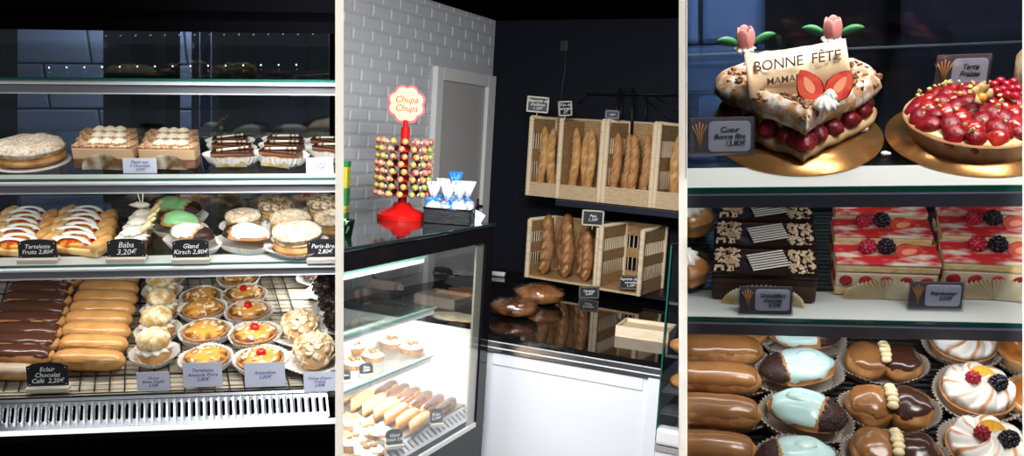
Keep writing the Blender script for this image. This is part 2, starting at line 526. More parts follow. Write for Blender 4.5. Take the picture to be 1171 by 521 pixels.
railglint = mat('rail_glint_white', (.85, .86, .88), .3)  # white colour stands in for lamp glint on the aluminium rails
for i, (z, nm) in enumerate(((z1, 'upper'), (z2, 'middle'), (z3, 'lower'))):
    g = part('shelf', slab(B1, UL, PR, Y0 + .004, Y0 + .42, z - .006, z), gshelf)
    part('glass_edge', slab(B1, UL, PR, Y0, Y0 + .004, z - .006, z), gedge, parent=g)
    r = part('shelf_rail', slab(B1, UL, PR, Y0 - .006, Y0 + .028, z - .030, z - .0065), railface)
    part('rail_glint', slab(B1, UL, PR, Y0 - .013, Y0 - .0, z - .0105, z - .0062), railglint, parent=r)
    part('rail_lip_glint', slab(B1, UL, PR, Y0 - .009, Y0 - .004, z - .0315, z - .0295), railglint, parent=r)
# a pale lit strip of frosted glass along the front of each shelf
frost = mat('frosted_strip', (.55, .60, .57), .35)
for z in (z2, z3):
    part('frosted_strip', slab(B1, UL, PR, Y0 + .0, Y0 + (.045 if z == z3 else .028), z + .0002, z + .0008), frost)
# header and lower front of the case
part('header', slab(B1, UL, PR, Y0 - .03, Y0 + .0, B1.y(191, 36, Y0 - .03).z, B1.y(191, -260, Y0).z), blackdull)
part('front_panel', slab(B1, UL, PR, YD - .10, YD - .078, zD - .5, B1.y(191, 491.5, YD - .078).z), blackdull)
part('floor_pan', slab(B1, UL, PR, YD - .10, YB + .02, zD - .08, zD - .06), blackdull)
part('side_panel', slab(B1, 377, PR, Y0 + .4, YB + .7, zD, B1.y(191, 20, YB).z + .3), blackdull)
part('side_panel', slab(B1, 384.0, 384.6, YD, YB + .7, zD - .06, z1 + .35), blackdull)
part('roof_panel', slab(B1, UL, PR, Y0 - .03, YB + .7, B1.y(191, 20, Y0).z, B1.y(191, 20, Y0).z + .02), blackdull)
# deck: pale slatted tray under a black wire grid
tray = mat('slatted_tray', (.50, .44, .34), .5, col2=(.24, .20, .15), nscale=9, lo=.45, hi=.62, stretch=(1, 26, 1), detail=2)
bm = slab(B1, UL, PR, YD + .01, YB, zD - .022, zD - .012)
t_ = part('tray', bm, tray)
bm = bm_new(); y = YD + .03
rd = random.Random(3)
while y < YB:
    slab(B1, UL, PR, y, y + .017, zD - .013, zD - .0095 + rd.uniform(-.0008, .0008), bm); y += .0215
part('tray_ribs', bm, tray, parent=t_)
wire = mat('black_wire', (.012, .012, .012), .35, .3)
bm = bm_new()
vpx, vpy = 165, -130
for k in range(-3, 26):
    u0 = k * 17.3 + 4
    a = B1.z(u0, 447, zD - .004)
    # wires run obliquely into the case
    d = B1.ray(vpx, vpy); d = Vector((d.x, d.y, 0)).normalized()
    b = a + d * ((YB - .02 - a.y) / d.y)
    lim = B1.xcol(PR, b.y, b.z) - .004
    if a.x > B1.xcol(PR, a.y, a.z): continue
    if b.x > lim:
        n = B1.colnormal(PR); tt = -(a.dot(n)) / d.dot(n); b = a + d * (tt - .004)
    tube(bm, [a, b], .0017, 6)
y = YD + .03
while y < YB:
    tube(bm, [Vector((B1.xcol(UL, y, zD), y, zD - .0062)), Vector((B1.xcol(PR, y, zD), y, zD - .0062))], .0016, 6); y += .075
part('wire_grid', bm, wire, True)
# slotted steel sill
def slotted(P0, ex, ez, n, pitch, hh, sw, sh, nrm, bm):
    K = 24
    for i in range(n):
        c = P0 + ex * (pitch * i)
        inn, out, dep = [], [], []
        for j in range(K):
            a = 2 * PI * (j + .5) / K
            r = sw / 2
            x, z = r * cos(a), r * sin(a) + (sh / 2 - r) * (1 if sin(a) > 0 else -1)
            inn.append((x, z))
            kx = pitch / 2 / max(1e-6, abs(cos(a))); kz = hh / 2 / max(1e-6, abs(sin(a)))
            q = min(kx, kz); out.append([q * cos(a), q * sin(a)])
        for sx in (-1, 1):
            for sz in (-1, 1):
                cx, cz = sx * pitch / 2, sz * hh / 2
                j = min(range(K), key=lambda j: (out[j][0] - cx) ** 2 + (out[j][1] - cz) ** 2); out[j] = [cx, cz]
        vi = [bm.verts.new(c + ex * x + ez * z) for x, z in inn]
        vo = [bm.verts.new(c + ex * x + ez * z) for x, z in out]
        vm = [bm.verts.new(c + ex * x * 1.25 + ez * z * 1.06 - nrm * -.0008) for x, z in inn]
        vd = [bm.verts.new(c + ex * x + ez * z - nrm * .006) for x, z in inn]
        for j in range(K):
            k = (j + 1) % K
            bm.faces.new((vo[j], vo[k], vm[k], vm[j])); bm.faces.new((vm[j], vm[k], vi[k], vi[j])); bm.faces.new((vi[j], vi[k], vd[k], vd[j]))
    return bm
pa = B1.y(191, 453, YD); pb = B1.y(191, 484, YD - .052)
ez = (pa - pb); hh = ez.length; ez.normalize(); nrm = Vector((0, -ez.z, ez.y)); 
if nrm.y > 0: nrm = -nrm
c0 = (pa + pb) / 2
pitch = (B1.y(371.6, 468, c0.y).x - B1.y(21.5, 468, c0.y).x) / 41
x0 = B1.y(21.5, 468, c0.y).x
bm = bm_new()
n0 = -10
slotted(Vector((x0 + pitch * n0, c0.y, c0.z)), Vector((1, 0, 0)), ez, 42 - n0, pitch, hh * .93, pitch * .40, hh * .55, nrm, bm)
sillm = mat('sill_steel', (.50, .52, .55), .30, 1)
sill = part('slotted_sill', bm, sillm)
bm = bm_new()
xl, xr = x0 + pitch * (n0 - .5), x0 + pitch * (41.5)
for (f0, f1, lift) in ((.465, .56, .002), (-.56, -.465, .002)):
    a = c0 + ez * hh * f0; b = c0 + ez * hh * f1
    prism(bm, [(xl, a.y, a.z), (xr, a.y, a.z), (xr, b.y, b.z), (xl, b.y, b.z)], [tuple(Vector((x, q.y, q.z)) + nrm * lift) for x, q in ((xl, a), (xr, a), (xr, b), (xl, b))])
part('sill_lip', bm, sillm, parent=sill)
# black channel in front of the tray
part('air_channel', slab(B1, UL, PR, YD - .004, YD + .018, zD - .03, zD - .004), blackgloss)
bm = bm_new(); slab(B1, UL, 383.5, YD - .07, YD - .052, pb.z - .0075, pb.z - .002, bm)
sl = mk('strip_reflection', bm, mat('strip_reflection_glow', (.9, .9, .9), .4, emit=(1, 1, .97), estr=.9, col2=(.5, .5, .5), nscale=300), case, False)  # reflection of bright lights on an aluminium strip, given as glow
# glowing dots added for the reflected glints behind the upper shelf
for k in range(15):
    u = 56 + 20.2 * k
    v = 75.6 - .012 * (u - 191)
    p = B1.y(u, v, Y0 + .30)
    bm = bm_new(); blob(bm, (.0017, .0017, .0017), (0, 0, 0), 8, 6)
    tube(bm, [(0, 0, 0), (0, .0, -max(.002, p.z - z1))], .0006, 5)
    o = mk('glint_dot', bm, mat('glint_dot_glow', (1, 1, 1), .3, emit=(1, 1, 1), estr=4), None)
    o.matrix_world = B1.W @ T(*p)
    tag(o, 'tiny white dot glowing in place of a reflected glint, above the upper glass shelf', 'glint', 'row of glint dots above the upper shelf')

# behind the case: added tiled wall and dark posts, standing in for back-glass reflections
YW = YB + .55
tile = mat('mirrored_grey_tile', (.17, .19, .26), .35)
grout = mat('dark_grout', (.05, .055, .07), .8)
zt = B1.y(191, 15, YW).z + .2; zb = zD - .4
bw = struct('wall_back', slab(B1, UL - 60, 383.9, YW + .012, YW + .05, zb, zt), grout, B1)
bm = bm_new(); tw, th = .30, .15
xa, xb = B1.xcol(UL - 60, YW, z2), B1.xcol(300, YW, z2)
r = 0; z = zb
while z < zt:
    x = xa - (tw / 2 if r % 2 else 0)
    while x < xb:
        x1_ = min(x + tw - .006, xb)
        if x1_ - x > .02: box(bm, x, x1_, YW, YW + .013, z, z + th - .006, None, .006)
        x += tw
    z += th; r += 1
mk('tiles', bm, tile, bw, False)
def post(u0, u1, y, m, n): struct(n, slab(B1, u0, u1, y, y + .02, zD - .05, zt - .05), m, B1)
darkbrown = mat('dark_brown_panel', (.022, .020, .018), .4)
navy = mat('navy_panel', (.05, .056, .11), .4)
greyp = mat('grey_panel', (.12, .13, .14), .5)
bluep = mat('blue_strip', (.015, .03, .16), .4)
post(-60, 20, YB + .04, blackdull, 'trim_4')
post(118, 206, YB + .10, darkbrown, 'trim_5')
post(150, 170, YB + .06, blackdull, 'trim_6')
post(190, 206, YB + .04, blackdull, 'trim_7')
post(219, 228, YB + .12, greyp, 'trim_8'); post(229, 241, YB + .13, bluep, 'trim_9'); post(242, 251, YB + .12, greyp, 'trim_10')
post(251, 286, YB + .10, darkbrown, 'trim_11')
post(286, 350, YB + .16, navy, 'trim_12')
post(350, 376, YB + .18, greyp, 'trim_13')
part('back_pane', slab(B1, UL, 383.9, YB, YB + .005, zD - .06, z1 + .3), gback)

# ---------------- lights of the case
xm = B1.xcol(191, Y0, z2)
for nm, z, e, yy in (('a', z1, 1.25, .012), ('b', z2, 1.5, .012), ('c', z3, 2.8, .012)):
    area('case_lamp', (xm, Y0 + yy + .005, z - .0305), (xm, Y0 + .10, z - .30), 1.0, e, (1, .97, .90), sizey=.012, bay=B1)
area('case_lamp', (xm, Y0 - .02, z1 + .16), (xm, Y0 + .3, z1 - .2), .9, .12, (.9, .95, 1), sizey=.012, bay=B1)
area('sill_lamp', (xm, YD - .12, zD + .20), (xm, YD - .03, zD - .03), .8, .06, (.95, .98, 1), sizey=.012, spread=math.radians(60), bay=B1)
area('back_tile_fill', (xm, YB + .34, B1.y(191, 20, Y0).z - .03), (xm, YW, z2), 1.0, 9, (.8, .88, 1), sizey=.2, bay=B1)  # added light without a known source, brightens the stand-in tiles
area('front_fill', (-1.1, .15, .55), (xm, Y0, z2), .8, 4, (1, .98, .95), sizey=.5, bay=B1, spread=math.radians(110))  # added fill from the front, brightens the rail faces

# ---------------- shelf 2: ring cake, slices
def ring_cake():
    t = thing('ring_cake', '', 'cake')
    bm = bm_new(); n = 60
    lathe(bm, [(.001, 0), (.135, 0), (.135, .002), (.001, .002)], n, fn=lambda a, r, z: 1 + .02 * sin(30 * a)); mk('doily', bm, paper, t, False)
    def ring(bm, R, rr, h, zc, sd, amp=.12):
        P = []
        for i in range(15):
            b = 2 * PI * i / 14
            row = []
            for j in range(n):
                a = 2 * PI * j / n
                q = 1 + amp * nz(Vector((cos(a) * 3, sin(a) * 3, sd + i * .15)))
                row.append(((R + rr * cos(b) * q) * cos(a), (R + rr * cos(b) * q) * sin(a), zc + h * sin(b) * q))
            P.append(row)
        grid(bm, P, cap=False)
    bm = bm_new(); ring(bm, .075, .048, .020, .022, 1); blob(bm, (.05, .05, .02), (0, 0, .02), 20, 8); mk('lower_ring', bm, choux, t)
    bm = bm_new(); ring(bm, .070, .040, .012, .040, 5, .2); mk('cream_ring', bm, custard, t)
    bm = bm_new(); ring(bm, .072, .050, .026, .058, 9, .18); blob(bm, (.045, .045, .03), (0, 0, .05), 20, 8); mk('sugared_top', bm, sugar, t)
    return t
o = ring_cake(); place(B1, o, 36, 185, z2, 83, .27)
tag(o, 'large round sugar dusted ring cake on a white doily, on the glass shelf', 'cake')
cocoa = mat('cocoa_crumb_top', (.34, .12, .04), .8, col2=(.80, .58, .36), nscale=150, lo=.40, hi=.58, bump=.6, bscale=150)
mousse_br = mat('brown_mousse', (.16, .07, .035), .5, col2=(.30, .15, .08), nscale=60)
def fan(t, w, h, y, m, name='paper_liner', lean=.15):
    bm = bm_new(); n = 56; P = [[], [], []]
    for j in range(n + 1):
        a = PI * j / n; k = (.0022 if j % 2 else -.0022)
        for i, q in enumerate((.04, .55, 1.0)):
            P[i].append((w / 2 * q * cos(a), y - lean * h * q * sin(a) * .6 + k * q, .001 + h * q * sin(a)))
    grid(bm, P, closed_u=False, cap=False)
    return mk(name, bm, m, t, False)
bandm = mat('beige_mousse', (.62, .42, .24), .6)
def cream_slice(front):
    t = thing('cream_slice', '', 'cake slice')
    bm = bm_new(); box(bm, -.06, .06, -.022, .022, .001, .020, None, .002); mk('sponge_layer', bm, mousse_br, t, False)
    bm = bm_new(); box(bm, -.0605, .0605, -.0225, .0225, .020, .045, None, .003); mk('cream_layer', bm, bandm, t, False)
    bm = bm_new(); box(bm, -.0605, .0605, -.0225, .0225, .045, .050, None, .002); mk('cocoa_top', bm, cocoa, t, False)
    bm = bm_new()
    for k, x in enumerate((-.018, .006, .030)): rosette(bm, (x, -.002, .050), .0135, .012, 8, .3)
    mk('cream_rosettes', bm, mat('rosette_cream', (.90, .80, .62), .6, bump=.4, bscale=200), t)
    if front: fan(t, .085, .034, -.027, mat('brown_stained_liner', (.75, .70, .58), .6, col2=(.30, .18, .08), nscale=30))
    return t
cs_f, cs_b = cream_slice(True), cream_slice(False)
for cx, tw_, lab in ((124, 66, 'left'), (196, 62, 'right')):
    wh = {'left': 'beside the big ring cake', 'right': 'beside the chocolate slices'}[lab]
    for k, (v, dx, q) in enumerate(((190, 0, 1), (180.5, 2, .92), (172, 3, .86))):
        o = first(cs_f if k == 0 else cs_b, 'layered cream slice with rosettes, %s of the row %s' % (('front', 'middle', 'rear')[k], wh), 'layered cream slices on the middle shelf')
        place(B1, o, cx + dx, v, z2, tw_ * q, .121, rz=-.06)
opera_m = mat('opera_glaze', (.055, .018, .010), .25, coat=.4)
operside = mat('opera_layers', (.30, .13, .05), .6, col2=(.09, .035, .018), nscale=6, stretch=(1, 1, 60), lo=.45, hi=.55)
stickm = mat('marbled_chocolate_stick', (.88, .80, .66), .4, col2=(.35, .17, .08), nscale=14, lo=.55, hi=.62, stretch=(8, 1, 1))
def opera():
    t = thing('chocolate_slice', '', 'cake slice')
    bm = bm_new(); box(bm, -.05, .05, -.019, .019, .002, .030, None, .0015); mk('layers', bm, operside, t, False)
    bm = bm_new(); box(bm, -.0505, .0505, -.0195, .0195, .030, .034, None, .0018); mk('glaze', bm, opera_m, t, False)
    bm = bm_new(); tube(bm, [(-.036, -.010, .037), (0, -.002, .0385), (.038, .008, .040)], .0032, 8); mk('chocolate_stick', bm, stickm, t)
    bm = bm_new(); n = 64; P = [[], [], [], []]
    for j in range(n):
        a = 2 * PI * j / n; k = 1 + (.025 if j % 2 else -.025)
        for i, (q, z) in enumerate(((.3, .0006), (.92, .0006), (1.1, .010), (1.30, .026))):
            P[i].append((.056 * q * k * cos(a), .032 * q * k * sin(a), z))
    grid(bm, P, cap=False); mk('paper_cup', bm, paper, t, False)
    fan(t, .075, .026, -.033, goldcup, 'gold_liner')
    return t
op = opera()
for g, (row, wh) in enumerate((( [(267, 187, 46), (266, 177.5, 42), (264, 169.5, 38)], 'beside the layered cream slices'), ([(322, 187, 47), (326, 177.5, 43), (327, 169.5, 39)], 'centred among the three rows'), ([(381, 181, 44), (377, 172, 40)], 'touching the partition'))):
    for k, (u, v, wp) in enumerate(row):
        o = first(op, 'dark chocolate slice with marbled stick, %s of the row %s' % (('front', 'second', 'rear' )[k], wh), 'chocolate slices on the middle shelf')
        place(B1, o, u, v, z2, wp, .101, rz=(.12 if g == 0 and k != 1 else -.25) - .1)
        if g == 2: cut_at(o, B1, 383.6, False)
price_card(B1, B1.z(160.5, 198, z2), .072, .034, 'Plaisir aux\n3 Chocolats\n3,50€', 'small white price card in front of the layered cream slices', size=.009)
o = price_card(B1, B1.z(366, 198.5, z2), .061, .037, 'Opéra\n3,50€', 'small white price card in front of the chocolate slices', size=.010)

# ---------------- shelf 3
def fruit_puff():
    t = thing('fruit_puff_tartlet', '', 'pastry')
    bm = bm_new(); box(bm, -.064, .064, -.03, .03, .001, .016, None, .004)
    for s in (-1, 1): blob(bm, (.014, .034, .014), (s * .056, 0, .018), 14, 10, .7, .25, 40, s + 3)
    mk('puff_crust', bm, puff, t)
    bm = bm_new(); blob(bm, (.048, .028, .012), (0, 0, .016), 26, 12, .8, .35, 50, 4); mk('fruit_filling', bm, jam, t)
    bm = bm_new()
    for yy, w_ in ((-.016, .040), (.010, .036)):
        P = [[], [], [], []]
        for j in range(25):
            a = PI * j / 24
            for i, (q, zz) in enumerate(((.72, .0), (.82, .004), (1.08, .004), (1.2, 0))):
                P[i].append((w_ * q * cos(a), yy - .010 + .014 * q * sin(a) , .026 + zz + .007 * sin(a)))
        grid(bm, P, closed_u=False, cap=False)
    mk('sugar_glaze_band', bm, whiteic, t)
    return t
fp = fruit_puff()
for c_, col_ in enumerate(([(24, 288, 70), (28, 275, 64), (32, 263, 60), (36, 253, 56)], [(91, 286, 70), (95, 274, 66), (99, 263, 62), (102, 253, 58)])):
    for k, (u, v, wp) in enumerate(col_):
        o = first(fp, 'fruit puff pastry with sugar glaze, %s of the %s' % (('front', 'second', 'third', 'rear')[k], ('column behind the Tartelette sign', 'column beside the cream topped cups')[c_]), 'fruit puff pastries on the lower shelf')
        place(B1, o, u, v, z3, wp, .128, rz=-.32 if c_ else -.25)
plast = glassmat('clear_plastic', (.92, .92, .92), .12)
def baba():
    t = thing('cream_cup_dessert', '', 'dessert')
    bm = bm_new(); lathe(bm, [(.001, 0), (.026, 0), (.034, .036), (.037, .037), (.035, .038), (.033, .037), (.025, .002), (.001, .002)], 32); mk('clear_cup', bm, plast, t)
    bm = bm_new(); blob(bm, (.029, .029, .020), (0, 0, .022), 20, 12, 1, .1, 30, 2); mk('rum_cake', bm, choux, t)
    bm = bm_new(); rosette(bm, (0, 0, .034), .033, .018, 10, .3); rosette(bm, (0, 0, .047), .022, .014, 8, .5); mk('cream_swirl', bm, creamw, t)
    bm = bm_new(); tube(bm, [(.014, .004, .045), (.040, .012, .072)], .006, 10); tube(bm, [(.040, .012, .072), (.050, .015, .083)], .003, 8); mk('rum_pipette', bm, custard, t)
    return t
bb = baba()
for k, (u, v, wp) in enumerate(((154, 290, 38), (161, 276, 35), (166, 264, 32))):
    o = first(bb, 'cup with rum cake, white cream swirl and pipette, %s of the three cups' % ('front', 'middle', 'rear')[k], 'cream topped rum cups')
    place(B1, o, u, v, z3, wp, .074, rz=-.2)
    if k == 2:
        bm = bm_new()
        for j, (a, h) in enumerate(((-.4, .05), (.5, .06))): tube(bm, [(0, 0, .06), (.02 * sin(a), 0, .06 + h)], .0015, 6)
        blob(bm, (.024, .010, .008), (-.004, 0, .072), 14, 8, 1, .5, 60, 3)
        mk('white_chocolate_curl', bm, creamw, o)
def gland(name, icm, flip=1, L=.10):
    t = thing(name, '', 'pastry')
    shape = lambda d: .0
    def rr(bm, **k): return blob(bm, (L / 2, L * .29, L * .24), (0, 0, L * .24), 30, 18, .92, .08, 20, 6, flat=.003, ridge=lambda d: -.10 * (d.x * flip > 0) * d.x * flip, **k)
    bm = bm_new(); rr(bm); mk('choux_shell', bm, choux, t)
    bm = bm_new(); rr(bm, mask=lambda d: min(d.z - .22 + .25 * nz(d * 2.2), .42 - d.x * flip), off=.0022, edge=.2); mk('icing', bm, icm, t)
    bm = bm_new(); rr(bm, mask=lambda d: min(d.z + .35, d.x * flip - .44 + .05 * nz(d * 6)), off=.0030, edge=.1); mk('chocolate_tip', bm, sprinkle, t)
    paper_cup(t, L * .52, L * .33, .016, 1.2, 46, paper)
    return t
gg = gland('acorn_pastry', green, 1); gw = gland('acorn_pastry', whiteic, 1)
row = [(gg, 196, 250, 52, 2.9, 'rear green one beside the cream cups'), (gg, 211, 251, 50, -.5, 'green one second from the back'), (gg, 205, 268, 56, 2.75, 'green one behind the white fronted pair'),
       (gw, 222, 284, 60, -.55, 'white one directly behind the Gland sign'), (gw, 282, 284, 60, 2.8, 'white one alone beside the ring shaped buns')]
for pr, u, v, wp, rz, lab in row:
    o = first(pr, 'acorn shaped bun with chocolate tip, %s' % lab, 'acorn shaped buns')
    place(B1, o, u, v, z3, wp, .10, rz=rz)
def paris(seed=0, nut=sugarw):
    t = thing('cream_ring_bun', '', 'pastry')
    n = 44
    def ring(bm, R, rr, h, zc, sd, amp=.1):
        P = []
        for i in range(13):
            b = 2 * PI * i / 12
            P.append([((R + rr * cos(b) * (1 + amp * nz(Vector((cos(a) * 2, sin(a) * 2, sd + i * .2))))) * cos(a), (R + rr * cos(b) * (1 + amp * nz(Vector((cos(a) * 2, sin(a) * 2, sd + i * .2))))) * sin(a), zc + h * sin(b)) for a in [2 * PI * j / n for j in range(n)]])
        grid(bm, P, cap=False)
    bm = bm_new(); ring(bm, .026, .020, .012, .014, seed); mk('lower_ring', bm, choux, t)
    bm = bm_new(); ring(bm, .025, .0175, .010, .026, seed + 3, .25); mk('praline_cream', bm, custard, t)
    bm = bm_new(); ring(bm, .025, .0215, .014, .038, seed + 5, .15); mk('crumbed_top', bm, nut, t)
    paper_cup(t, .047, .047, .015, 1.28, 40, paper)
    return t
nuts1 = mat('toasted_nut_crust', (.30, .14, .05), .7, col2=(.85, .70, .50), nscale=110, lo=.42, hi=.55, bump=1, bscale=200)
pb1, pb2 = paris(1, sugarw), paris(2, nuts1)
for pr, u, v, wp, lab in ((pb2, 318, 250, 42, 'dark nutty one behind three paler ones'), (pb2, 373, 248, 42, 'dark nutty one by the partition'), (pb1, 279, 263, 40, 'one directly behind the lone white acorn bun'),
                          (pb1, 333, 268, 46, 'middle one of the column of three'), (pb1, 381, 266, 42, 'pale one cut off by the partition'), (pb1, 341, 287, 56, 'large white one at the front')):
    o = first(pr, 'ring shaped cream bun in paper cup, %s' % lab, 'ring shaped cream buns')
    place(B1, o, u, v, z3, wp, .093)
    if u > 360: cut_at(o, B1, 383.6, False)
chalk_sign(B1, B1.z(44.5, 300, z3), .082, .044, 'Tartelette\nFruits 2,80€', 'black chalk sign reading Tartelette Fruits on the glass shelf', size=.0135)
chalk_sign(B1, B1.z(145.5, 299, z3), .082, .044, 'Baba\n3,20€', 'black chalk sign reading Baba in front of the cream cups', size=.018)
chalk_sign(B1, B1.z(219, 299.5, z3), .080, .044, 'Gland\nKirsch 2,80€', 'black chalk sign reading Gland Kirsch before the white iced bun', size=.0145)
o = chalk_sign(B1, B1.z(372, 299, z3), .080, .044, 'Paris-Brest\n2,80€', 'black chalk sign reading Paris-Brest at the end of the shelf', size=.014)
cut_at(o, B1, 383.6, False)

# ---------------- deck
zk = zD + .0
ec, ef = eclair('chocolate_eclair', chocglaze, choux, seed=1), eclair('coffee_eclair', palecoffee, choux, seed=2)
ec2, ef2 = eclair('chocolate_eclair', chocglaze, choux, seed=5), eclair('coffee_eclair', palecoffee, choux, seed=8)
rowsC = [(60, 323, 70), (49, 335, 72), (45, 347, 76), (41, 359, 78), (36, 371, 80), (33, 384, 80), (28, 397, 84), (22, 411, 84)]
rowsF = [(129, 322, 64), (126, 334, 68), (122, 346, 72), (119, 358, 74), (115, 370, 76), (112, 384, 78), (109, 399, 78), (104, 417, 82)]
nth = ('rearmost', 'second from the back', 'third from the back', 'fourth from the back', 'fourth from the front', 'third from the front', 'second from the front', 'front one')
for k, (u, v, wp) in enumerate(rowsC):
    o = first((ec, ec2)[k % 2], 'glossy chocolate glazed eclair, %s of its column' % nth[k], 'chocolate eclairs on the deck')
    place(B1, o, u, v + 6, zk, wp, .13, rz=-.10)
for k, (u, v, wp) in enumerate(rowsF):
    o = first((ef, ef2)[k % 2], 'pale coffee glazed eclair, %s of its column' % nth[k], 'coffee eclairs on the deck')
    place(B1, o, u, v + 5, zk, wp, .13, rz=-.12)
ew = eclair('iced_eclair', mat('beige_icing', (.55, .42, .30), .4), choux, seed=11)
place(B1, ew, 12, 433, zk, 64, .13, rz=-.1); tag(ew, 'eclair with pale beige icing beside the Eclair sign on the deck', 'pastry')
def cream_puff():
    t = thing('cream_puff', '', 'pastry')
    bm = bm_new(); blob(bm, (.036, .036, .022), (0, 0, .020), 26, 14, 1, .12, 22, 3); mk('lower_half', bm, choux, t)
    bm = bm_new(); rosette(bm, (0, 0, .026), .036, .022, 10, .3); mk('cream_filling', bm, creamw, t)
    bm = bm_new(); blob(bm, (.035, .035, .026), (0, 0, .050), 26, 14, 1, .14, 24, 8); mk('sugared_lid', bm, mat('sugared_choux', (.50, .31, .08), .8, col2=(.84, .78, .60), nscale=75, lo=.38, hi=.68, detail=8, bump=.7, bscale=200), t)
    paper_cup(t, .040, .040, .020, 1.3, 40, paper)
    return t
cp = cream_puff()
for k, (u, v, wp) in enumerate(((192, 324, 36), (186, 339, 38), (187, 361, 40), (182, 385, 44), (178, 412, 46))):
    o = first(cp, 'sugar dusted cream puff in a paper cup, %s of its column' % ('rearmost', 'second from the back', 'middle one', 'second from the front', 'front one')[k], 'sugar dusted cream puffs')
    place(B1, o, u, v, zk, wp, .088, rz=k)
def almond_tart(ch, sd):
    t = thing('cherry_tartlet' if ch else 'almond_tartlet', '', 'tartlet')
    tart_shell(t, .044, .018, crust, 40)
    dome(t, .0405, .016, .012, almond, 'almond_filling', .2, sd)
    flakes(t, 30 if ch else 14, .034, .026, .0078, flake, sd, zf=lambda x, y: .0285 - 5 * (x * x + y * y))
    if ch:
        bm = bm_new(); blob(bm, (.0095, .0095, .0085), (0, -.002, .031), 14, 10); mk('cherry', bm, cherry, t)
    paper_cup(t, .045, .045, .018, 1.16, 44, paper)
    return t
at, ct = almond_tart(False, 3), almond_tart(True, 5)
for k, (u, v, wp) in enumerate(((231, 345, 48), (233, 361, 54), (236, 387, 60), (237, 417, 60))):
    o = first(at, 'round almond tartlet in a paper cup, %s of its column' % ('rearmost', 'second from the back', 'third from the back', 'front one')[k], 'almond tartlets')
    place(B1, o, u, v, zk, wp, .104, rz=k * 1.3)
for k, (u, v, wp) in enumerate(((274, 324, 48), (280, 343, 50), (285, 363, 54), (292, 390, 60), (299, 419, 62))):
    o = first(ct, 'almond tartlet with a red cherry, %s of its column' % ('rearmost', 'second from the back', 'middle one', 'second from the front', 'front one')[k], 'cherry tartlets')
    place(B1, o, u, v, zk, wp, .104, rz=k * .4 - .5)
def rocher(name, m, m2, sd):
    t = thing(name, '', 'pastry')
    bm = bm_new(); blob(bm, (.034, .034, .030), (0, 0, .029), 26, 16, .9, .15, 26, sd); mk('body', bm, m, t)
    rd = random.Random(sd); bm = bm_new()
    for i in range(110):
        a, th = rd.uniform(0, 2 * PI), rd.uniform(-.5, 1.5)
        d = Vector((cos(th) * cos(a), cos(th) * sin(a), sin(th)))
        p = Vector((d.x * .035, d.y * .035, .029 + d.z * .031))
        q = d.to_track_quat('Z', 'Y').to_matrix().to_4x4()
        blob(bm, (.0085, .006, .0016), (0, 0, 0), 7, 4, m=T(*p) @ q @ RX(rd.uniform(-.7, .7)) @ RY(rd.uniform(-.7, .7)))
    mk('flakes', bm, m2, t)
    paper_cup(t, .040, .040, .014, 1.35, 40, paper)
    return t
rk = rocher('flaked_almond_bun', mat('almond_bun_base', (.62, .38, .18), .6), mat('almond_flake_pale', (.74, .52, .30), .6, col2=(.86, .72, .52), nscale=80), 2)
for k, (u, v, wp) in enumerate(((344, 388, 54), (360, 418, 60))):
    o = first(rk, 'bun covered in pale almond flakes, %s' % ('the rear one of the two', 'the front one by the partition')[k], 'flaked almond buns')
    place(B1, o, u, v, zk, wp, .093)
    cut_at(o, B1, 383.6, False)
dk = rocher('chocolate_crumb_bun', chocdark, chocdark, 4)
for k, (u, v, wp) in enumerate(((362, 322, 38), (374, 339, 40), (382, 357, 42), (389, 376, 44))):
    o = first(dk, 'dark chocolate flaked bun at the case end, %s from the back' % ('first', 'second', 'third', 'fourth')[k], 'dark chocolate buns')
    place(B1, o, u, v, zk, wp, .093); cut_at(o, B1, 383.6, False)
chalk_sign(B1, B1.z(56, 446, zk), .088, .056, 'Eclair\nChocolat\nCafé  2,20€', 'black chalk sign reading Eclair Chocolat Café before the eclairs', size=.0145)
for (u, v, w_, h_, s, lab) in ((176, 447, 36, 23, 'Choux\nRhum Vanille\n2,50€', 'before the cream puffs'), (232.5, 442, 43, 29, 'Tartelette\nAmande Poire\n2,80€', 'before the almond tartlets'),
                          (303.5, 442, 45, 29, 'Amandine\n2,80€', 'before the cherry tartlets'), (366, 447, 36, 23, 'Dôme Choco\nPraliné\n2,80€', 'before the flaked almond bun')):
    p = B1.z(u, v, zk); s_ = zf_of(B1, p) / FOC
    price_card(B1, p, w_ * s_, h_ * s_, s, 'lilac white handwritten price card %s' % lab, size=h_ * s_ * .2)
# ================================================================== BAY 2: the shop corner in the middle
KL, KR = 388.0, 781.0
def cut2(o):
    cut_at(o, B2, KL, True)
    try: o.name
    except ReferenceError: return
    cut_at(o, B2, KR, False)
def cutR(o): cut_at(o, B2, KR, False)
bdir = Vector((-.0997, .995, 0)).normalized(); wdir = Vector((-.995, -.0997, 0)).normalized()
zax = Vector((0, 0, 1))
class Loc:
    """a local frame inside the room"""
    def __init__(s, o, x, y):
        s.o = Vector(o); s.R = Matrix((x, y, x.cross(y))).transposed(); s.W = Matrix.Translation(s.o) @ s.R.to_4x4()
    def w(s, x, y, z): return s.W @ Vector((x, y, z))
WC = Vector((-2.68, 4.25, 0)); CZ = 2.30
